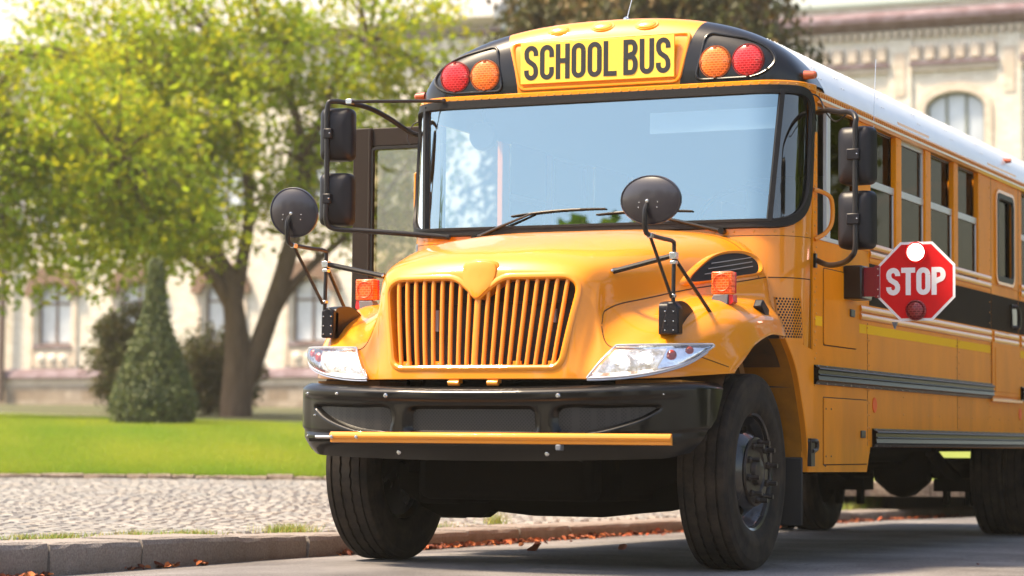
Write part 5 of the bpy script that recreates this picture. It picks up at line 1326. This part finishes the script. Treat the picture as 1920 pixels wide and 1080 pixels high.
for x, z, r in ((-.487, .900, .013), (.487, .900, .013), (-.42, .608, .013), (.42, .608, .013), (-.80, .912, .009), (-1.04, .915, .009), (-.985, .80, .007), (-1.06, .69, .008), (1.0, .91, .005)):
    p, n = bpt(x, z); build(M().dome(p, n, r, .008, 12).cyl(p, p+n*.010, r*.55, n=8), 'bumper_bolt', CHR, bum)
p_, n_ = bpt(-.93, .675); build(M().grid([[bpt(x, z, .0015)[0] for z in (.66, .675, .69, .70)] for x in np.linspace(-1.04, -.80, 10)]), 'bumper_slot', UND, bum)
bar = build(M().prism([(-1.150, .655), (-1.160, .658), (-1.160, .672), (-1.168, .678), (-1.172, .690), (-1.168, .703), (-1.156, .712), (-1.145, .712), (-1.140, .655)], 'X', -.778, 1.115), 'crossing_arm', YEL, bevel=.001)
for x in (-.765, -.62): build(M().dome((x, -1.170, .685), (0, -1, 0), .011, .01, 10), 'arm_bolt', CHR, bar)
build(M().cyl((-.87, -1.15, .685), (-.77, -1.15, .685), .009, n=8), 'arm_pivot', CHR, bar)
build(M().box(.50, .53, -1.165, -1.12, .625, .655), 'arm_stop', GREYP, bar, bevel=.005)
build(M().box(-.80, .80, -.98, -.90, .60, .93), 'bumper_core', UND, bum)
# ---- wheels
def tyre(cx, cy, cz, R=.52, W_=.28, flip=1, tread=True):
    h = W_/2; m = M(); N = 240; rows = []
    gro = [-.088, -.028, .028, .088]
    prof0 = []
    # from inner bead round the outside to the outer bead (outer = +flip)
    side = lambda s_: [(s_*h*.66, .292), (s_*h*.86, .315), (s_*h*.99, .36), (s_*h*1.0, .40), (s_*h*.985, .405), (s_*h*.99, .44), (s_*h*.97, .475), (s_*h*.955, .478), (s_*h*.94, .498), (s_*h*.90, .512)]
    tr = []
    for g in gro: tr += [(g-.0065, R), (g-.005, R-.012), (g+.005, R-.012), (g+.0065, R)]
    prof = side(-1)+[(-h*.82, R-.002)]+tr+[(h*.82, R-.002)]+side(1)[::-1]
    for i in range(N):
        a = 2*math.pi*i/N; row = []
        for x, r in prof:
            if r > .505 and abs(abs(x)-.028) < .02 and tread: x = x+(.0045 if (i % 5) < 3 else -.0)*(1 if x > 0 else -1)
            if r > .518 and tread and i % 3 == 0 and abs(abs(x)-.055) < .03: r -= .0015
            row.append((cx+x*flip, cy+r*math.cos(a), cz+r*math.sin(a)))
        rows.append(row)
    return m.grid(rows, close_u=True)
def front_wheel(sg):
    cx = sg*1.03; c = (cx, 0, .52)
    pr = [(-.10, .0), (-.10, .20), (-.07, .27), (-.10, .290), (.06, .285), (.112, .300), (.118, .312), (.110, .318), (.100, .300), (.085, .288), (.03, .272), (.02, .262), (.05, .235), (.125, .175), (.128, .165), (.122, .160), (.122, .0)]
    w_ = build(M().lathe([(a*sg, b) for a, b in pr], c, 'X', 64), 'wheel', RIM); fix_normals(w_)
    t = build(tyre(*c, flip=sg), 'tyre', TYR, w_, sharp=30); fix_normals(t)
    hb = M().lathe([(a*sg, b) for a, b in ((.122, .185), (.134, .182), (.137, .125), (.128, .118), (.126, .075), (.150, .068), (.158, .05), (.160, 0))], c, 'X', 32); fix_normals(build(hb, 'hub', STEEL, w_))
    for k in range(10):
        a = 2*math.pi*k/10+.2; y = .153*math.cos(a); z = .52+.153*math.sin(a); m = M(); m.cyl((cx+sg*.12, y, z), (cx+sg*.150, y, z), .020, .020, 6); m.cyl((cx+sg*.15, y, z), (cx+sg*.158, y, z), .018, .014, 6); m.cyl((cx+sg*.158, y, z), (cx+sg*.200, y, z), .0125, n=8)
        build(m, 'lug_nut', STEEL, w_)
    for k in range(5):
        a = 2*math.pi*k/5+.5; y = .215*math.cos(a); z = .52+.215*math.sin(a); build(M().lathe([(0, 0), (.002, 0), (.002, .033)], (cx+sg*.078, y, z), 'X', 16), 'hand_hole', UND, w_)
    return w_
for sg in (-1, 1): front_wheel(sg)
for sg in (-1, 1):
    for off, nm in ((1.06, 1), (.80 if sg > 0 else .75, 0)):
        c = (sg*off, 7.15, .485); w_ = build(M().lathe([(-.08*sg, 0), (-.08*sg, .2), (-.1*sg, .29), (.11*sg, .30), (.10*sg, .27), (-.02*sg, .2), (-.02*sg, .001)], c, 'X', 40), 'wheel', UND); fix_normals(w_)
        t = build(tyre(*c, flip=sg, W_=.27), 'tyre', TYR, w_, sharp=30); fix_normals(t)
# ---- underbody
for sg in (-1, 1): build(M().box(min(sg*.38, sg*.46), max(sg*.38, sg*.46), -1.0, 9.4, .62, .90), 'frame_rail', UND)
build(M().prism([(-.95, .42), (-.78, .30), (-.66, .245), (-.42, .245), (-.36, .285), (-.1, .262), (.30, .262), (.5, .285), (.66, .30), (.80, .33), (.95, .42), (.95, .56), (.6, .40), (-.6, .40), (-.95, .56)], 'Y', -.06, .06), 'front_axle', UND)
build(M().box(-.50, .50, -.70, 1.2, .36, 1.2), 'engine', UND, bevel=.05)
build(M().box(-.60, -.35, -.5, 1.0, .33, .8).box(.35, .60, -.55, 1.0, .36, .8), 'steering_gear', UND, bevel=.03)
for sg in (-1, 1):
    build(M().tube(smoothpath([(sg*.45, -.75, .62), (sg*.45, 0, .46), (sg*.45, .8, .62)], 6), .045, 6), 'leaf_spring', UND)
    build(M().tube(smoothpath([(sg*.45, 6.3, .62), (sg*.45, 7.15, .42), (sg*.45, 8.0, .62)], 6), .05, 6), 'leaf_spring', UND)
    m = M(); m.box(sg*.45-.16, sg*.45+.16, 7.0, 7.3, .30, .40)
    for q in (-.09, .09): m.box(sg*.45+q-.02, sg*.45+q+.02, 7.1, 7.2, .185, .30)
    build(m, 'u_bolt', UND)
    build(M().cyl((sg*.25, 7.15, .485), (sg*1.0, 7.15, .485), .085, n=16), 'rear_axle', UND)
build(M().lathe([(-.24, 0), (-.22, .12), (-.10, .22), (0, .245), (.10, .22), (.22, .12), (.24, 0)], (0, 7.15, .485), 'X', 32), 'differential', UND)
build(M().cyl((0, 1.2, .60), (0, 7.0, .52), .055, n=12), 'drive_shaft', UND)
build(M().box(-.35, .35, 1.2, 2.4, .42, .95), 'transmission', UND, bevel=.04)
build(M().box(-1.15, -.5, 2.2, 4.8, .46, .95), 'fuel_tank', UND, bevel=.06)
build(M().box(-1.16, 1.16, 1.0, 9.5, .88, .975), 'floor_pan', UND)
build(M().box(.48, 1.15, .9, 1.85, .50, .9), 'battery_box', UND, bevel=.02)
build(M().cyl((.75, 2.3, .68), (.75, 4.2, .68), .13, n=20), 'muffler', UND)
build(M().box(-1.2, -.9, .85, 1.85, .33, .95), 'step_well', UND, bevel=.02)
build(M().tube(smoothpath([(1.20, .70, .68), (1.245, .72, .685), (1.245, .80, .685), (1.245, .80, .64), (1.245, .72, .63)], 3), .012, 8).box(1.222, 1.245, .70, .77, .545, .70), 'tow_hook', STEEL, bevel=0)
# ---- fender mirrors (convex)
for sg in (-1, 1):
    x0 = sg*.965
    br = build(M().prism([(x0-.028, 1.215), (x0+.072, 1.215), (x0+.072, 1.35), (x0+.05, 1.378), (x0+.01, 1.378)] if sg > 0 else [(x0-.045, 1.215), (x0+.03, 1.215), (x0+.03, 1.36), (x0+.0, 1.378), (x0-.045, 1.36)], 'Y', -.855, -.79), 'mirror_bracket', PLA, bevel=.008)
    m = M(); m.prism([(p.x, p.y) for p in roundpoly([(-.83, 1.215, 0), (-.83, 1.375, 0), (-.66, 1.40, 0), (-.50, 1.345, 0), (-.42, 1.24, 0)], [.01, .03, .1, .08, .01], 5)], 'X', x0-.045, x0+.03); build(m, 'bracket_cover', PLA, br, bevel=.012)
    for dx in (.0, .045):
        for z in (1.235, 1.28, 1.33): build(M().dome((x0+dx if sg > 0 else x0-.03+dx, -.856, z), (0, -1, 0), .005, .004), 'screw', CHR, br)
    px = sg*1.0; t = M()
    t.tube(smoothpath([(px, -.835, 1.36), (px, -.83, 1.5), (px, -.825, 1.655), (px, -.845, 1.685), (px+sg*.004, -1.0, 1.687), (px+sg*.005, -1.18, 1.69)], 4), .011, 8)
    build(t, 'mirror_post', TUBEM, br)
    mx = sg*1.005; build(M().tube(smoothpath([(mx, -1.17, 1.69), (mx-.005, -1.215, 1.70), (mx-.005, -1.235, 1.75), (mx-.003, -1.235, 1.81), (mx+.006, -1.215, 1.85)], 5), .013, 8), 'mirror_stem', TUBEM, br)
    build(M().tube([(mx, -1.17, 1.682), (px, -.86, 1.40)], .009, 8), 'mirror_strut', TUBEM, br)
    build(M().tube([(px+.003, -.825, 1.60), (sg*1.06, -.45, 1.345)], .010, 8), 'mirror_strut', TUBEM, br)
    build(M().tube([(px, -.825, 1.615), (sg*.93, -.822, 1.60), (sg*.685, -.80, 1.548), (sg*.66, -.80, 1.545)], [.013, .014, .014, .016], 8), 'mirror_brace', TUBEM, br)
    for bx in ((px-.018, px+.018, -.845, -.805, 1.595, 1.63), (px-.016, px+.016, -.843, -.807, 1.57, 1.588), (mx-.012, mx+.012, -1.19, -1.15, 1.675, 1.70), (px-.013, px+.013, -.85, -.82, 1.40, 1.418)): build(M().box(*bx), 'clamp', CHR, br, bevel=.003)
    build(M().dome((sg*.66, -.815, 1.545), (0, -1, 0), .009, .008), 'brace_bolt', CHR, br)
    # disc: shell towards the camera, glass towards the driver
    c = Vector((mx+.014, -1.19, 1.862)); n = Vector((-.10*sg-.06, -1, -.10 if sg > 0 else -.12)).normalized(); a = n.cross(Vector((0, 0, 1))).normalized(); b = a.cross(n).normalized(); tilt = rad(14 if sg < 0 else 0)
    a2 = a*math.cos(tilt)+b*math.sin(tilt); b2 = -a*math.sin(tilt)+b*math.cos(tilt); rx, rz = (.172, .122) if sg > 0 else (.140, .132); rows = []
    for k in range(48):
        th = 2*math.pi*k/48; e = a2*math.cos(th)*rx+b2*math.sin(th)*rz; rows.append([c+e*f+n*h for f, h in ((0, -.028), (.5, -.022), (.85, -.008), (.97, 0), (1.0, .003), (1.0, .014), (.975, .018), (.95, .014), (.85, .022), (.6, .034), (.3, .040), (0, .042))])
    mr = fix_normals(build(M().grid(rows, close_u=True), 'fender_mirror', FMIR))
    for du, dv_ in ((-.05, .0), (-.055, -.025), (.055, -.002), (.05, -.028), (.015, -.006)): build(M().dome(c+a*du*(1 if a.x > 0 else -1)+b*(dv_-.01)+n*.037, n, .0045, .004), 'mirror_screw', CHR, mr)
    build(M().dome(c+n*.038+b*(-.005), n, .012, .016, 12), 'mirror_ball', CHR, mr)
# ---- side mirrors
def side_mirror(sg, xc, zc, yc):
    W_, H_, D_ = .205, .315, .085; rows = []
    rot = Matrix.Rotation(rad(-12*sg), 3, 'Z')
    for (f, y, g) in ((.0, -D_*.55, .0), (.35, -D_*.54, .4), (.62, -D_*.48, .72), (.86, -D_*.30, .92), (.96, -.01, .985), (1, .035, 1), (1, .055, 1), (.93, .058, .95), (0, .058, 0)):
        rp = roundpoly([(-W_/2*f, -H_/2*g, 0), (W_/2*f, -H_/2*g, 0), (W_/2*f, H_/2*g, 0), (-W_/2*f, H_/2*g, 0)], .045*max(f, .01), 6)
        rows.append([rot @ Vector((p.x, y, p.y))+Vector((xc, yc, zc)) for p in rp])
    return fix_normals(build(M().grid(rows, close_v=True), 'side_mirror', PLA))
for sg in (-1, 1):
    if sg > 0: zs_, yc, xc = (2.222, 1.874), .30, 1.615
    else: zs_, yc, xc = (2.472, 2.086), .28, -1.545
    for z in zs_:
        mi = side_mirror(sg, xc, z, yc)
        build(M().box(xc-.03, xc+.042, yc-.075, yc-.045, z-.03, z+.03) if sg > 0 else M().box(xc-.055, xc+.0, yc-.075, yc-.045, z-.03, z+.03), 'mirror_clamp', PLA, mi, bevel=.006)
        build(M().dome((xc+(.03 if sg > 0 else -.01), yc-.076, z), (0, -1, 0), .005, .004), 'mirror_screw', CHR, mi)
    tx = xc+.016 if sg > 0 else xc-.035; yt = yc-.055
    if sg > 0:
        pts = [(1.225, .87, 2.545), (1.33, .72, 2.535), (1.47, .50, 2.49), (1.585, .32, 2.46), (tx, yt+.01, 2.42), (tx, yt, 2.36), (tx, yt, 2.1), (tx, yt, 1.86), (tx, yt, 1.72), (tx-.03, yt+.03, 1.675), (1.50, .45, 1.655), (1.36, .65, 1.66), (1.225, .85, 1.705)]
        build(M().tube(smoothpath(pts, 5), .0155, 10), 'mirror_arm', TUBEM)
        build(M().cyl((1.218, .80, 2.50), (1.245, .80, 2.50), .012, n=8).box(1.218, 1.235, .81, .84, 2.43, 2.53).box(1.218, 1.235, .81, .84, 1.66, 1.74), 'arm_mount', BLK)
        build(M().tube(smoothpath([(1.205, .74, 2.64), (1.26, .78, 2.62), (1.32, .74, 2.52), (1.42, .58, 2.45), (1.50, .5, 2.47)], 6), .0045, 6), 'mirror_cable', TUBEM)
    else:
        pts = [(-1.20, .80, 2.515), (-1.27, .72, 2.52), (-1.36, .58, 2.60), (-1.42, .44, 2.645), (-1.47, .30, 2.655), (tx+.03, yt+.02, 2.665), (tx, yt, 2.63), (tx, yt, 2.4), (tx, yt, 2.1), (tx, yt, 1.96), (tx+.035, yt+.03, 1.912), (-1.40, .30, 1.90), (-1.2, .36, 1.885), (-.90, .46, 1.86)]
        build(M().tube(smoothpath(pts, 5), .0155, 10), 'mirror_arm', TUBEM)
        build(M().tube([(-1.45, .26, 2.66), (-1.30, .33, 2.664), (-.965, .525, 2.675)], .010, 8).dome((-.962, .52, 2.676), (0, -1, 0), .015, .012, 10), 'mirror_brace', TUBEM); build(M().dome((-.89, .455, 1.86), (0, -1, 0), .017, .014, 10), 'arm_ball', TUBEM)
        build(M().box(-1.47, -1.43, .24, .28, 2.645, 2.675), 'clamp', CHR, bevel=.003)
        build(M().tube(smoothpath([(-1.21, .78, 2.60), (-1.28, .76, 2.58), (-1.31, .74, 2.50), (-1.29, .73, 2.45)], 5), .004, 6), 'mirror_cable', TUBEM)
# ---- wipers
def wiper(piv, elb, b0, b1):
    z = lambda x, zz, o: Vector((x, Yf(x, zz)-o, zz))
    w_ = build(M().tube([z(*piv, .02), z(*((Vector(piv)*.5+Vector(elb)*.5)), .035), z(*elb, .03)], [.012, .009, .006], 8).cyl(z(*piv, .0), z(*piv, .045), .018, n=10), 'wiper', BLK)
    pts = [z(b0[0]+(b1[0]-b0[0])*t, b0[1]+(b1[1]-b0[1])*t+.012*math.sin(math.pi*t), .016+.008*math.sin(math.pi*t)) for t in np.linspace(0, 1, 12)]
    build(M().tube(pts, .0055, 6), 'wiper_blade', RUB, w_)
    build(M().tube([z(b0[0]+(b1[0]-b0[0])*t, b0[1]+(b1[1]-b0[1])*t+.012*math.sin(math.pi*t), .030) for t in np.linspace(.2, .75, 8)], .004, 5), 'blade_bridge', BLK, w_)
wiper((-.72, 1.852), (-.36, 1.985), (-.50, 1.972), (.09, 1.999))
wiper((.80, 1.850), (.33, 1.965), (.034, 1.966), (.617, 1.969))
# ---- stop sign
cx, cz, R8 = 1.646, 1.614, .2475
oc = lambda r, k0=0: [(cx+r*math.cos(math.pi/8+k*math.pi/4), cz+r*math.sin(math.pi/8+k*math.pi/4)) for k in range(8)]
ss = build(M().prism(oc(R8), 'Y', 1.43, 1.436), 'stop_sign', WPAINT, smooth=False)
build(M().prism(oc(R8*.935), 'Y', 1.4285, 1.4299), 'red_face', RED, ss, smooth=False)
write('STOP', cx-.178, cz-.080, 1.4268, .083, .160, .030, .0065, 0, ss, WPAINT)
for z, mt, nm in ((1.782, LITL, 'stop_lamp'), (1.446, LDRED, 'stop_lamp')):
    o = build(M().lathe([(-.03, 0), (-.029, .02), (-.024, .040), (-.012, .050), (.0, .052)], (cx, 1.428, z), 'Y', 32), nm, mt, ss, label='lit stop lamp' if z > 1.6 else 'dark stop lamp')
    build(M().lathe([(.0, .060), (-.014, .060), (-.020, .054), (-.012, .0505)], (cx, 1.428, z), 'Y', 32), 'lamp_rim', RED if z > 1.6 else LDRED, ss)
build(M().box(1.33, 1.412, 1.425, 1.45, 1.53, 1.70).box(1.40, 1.43, 1.424, 1.428, 1.52, 1.71), 'sign_arm', mat('arm_dark_red', (.25, .01, .02), .3), ss, bevel=.003)
build(M().box(1.2225, 1.335, 1.38, 1.60, 1.515, 1.712), 'arm_housing', BLK, bevel=.01)
for z in (1.53, 1.57, 1.65, 1.69): build(M().dome((1.42, 1.423, z), (0, -1, 0), .006, .005), 'sign_bolt', CHR, ss)
build(M().prism([(1.50, 1.38), (1.53, 1.38), (1.515, 1.34)], 'Y', 1.43, 1.46), 'wind_guard', GREYP, ss)
# ---- entrance door leaf, folded open on the passenger side
def doorframe():
    y = 1.10; m = M(); m.box(-1.875, -1.742, y, y+.05, .55, 2.62); m.box(-1.742, -1.245, y, y+.045, 2.502, 2.617); m.box(-1.742, -1.245, y, y+.045, .55, .70); m.box(-1.28, -1.245, y, y+.045, .70, 2.502)
    return m
DB = mat('door_brown_black', (.022, .014, .010), .5, spec=.2)
dr = build(doorframe(), 'entrance_door', DB, bevel=.006)
build(M().box(-1.742, -1.28, 1.12, 1.124, .70, 2.502), 'door_pane', DGLASS, dr)
build(M().ribbon([(p.x, 1.098, p.y) for p in roundpoly([(-1.735, .72, 0), (-1.285, .72, 0), (-1.285, 2.49, 0), (-1.735, 2.49, 0)], .03, 4)], lambda i: (0, -1, 0), .022, .01, closed=True), 'door_gasket', RUB, dr)
build(M().cyl((-1.75, 1.095, .56), (-1.75, 1.095, 2.61), .014, n=8), 'door_hinge', DB, dr)
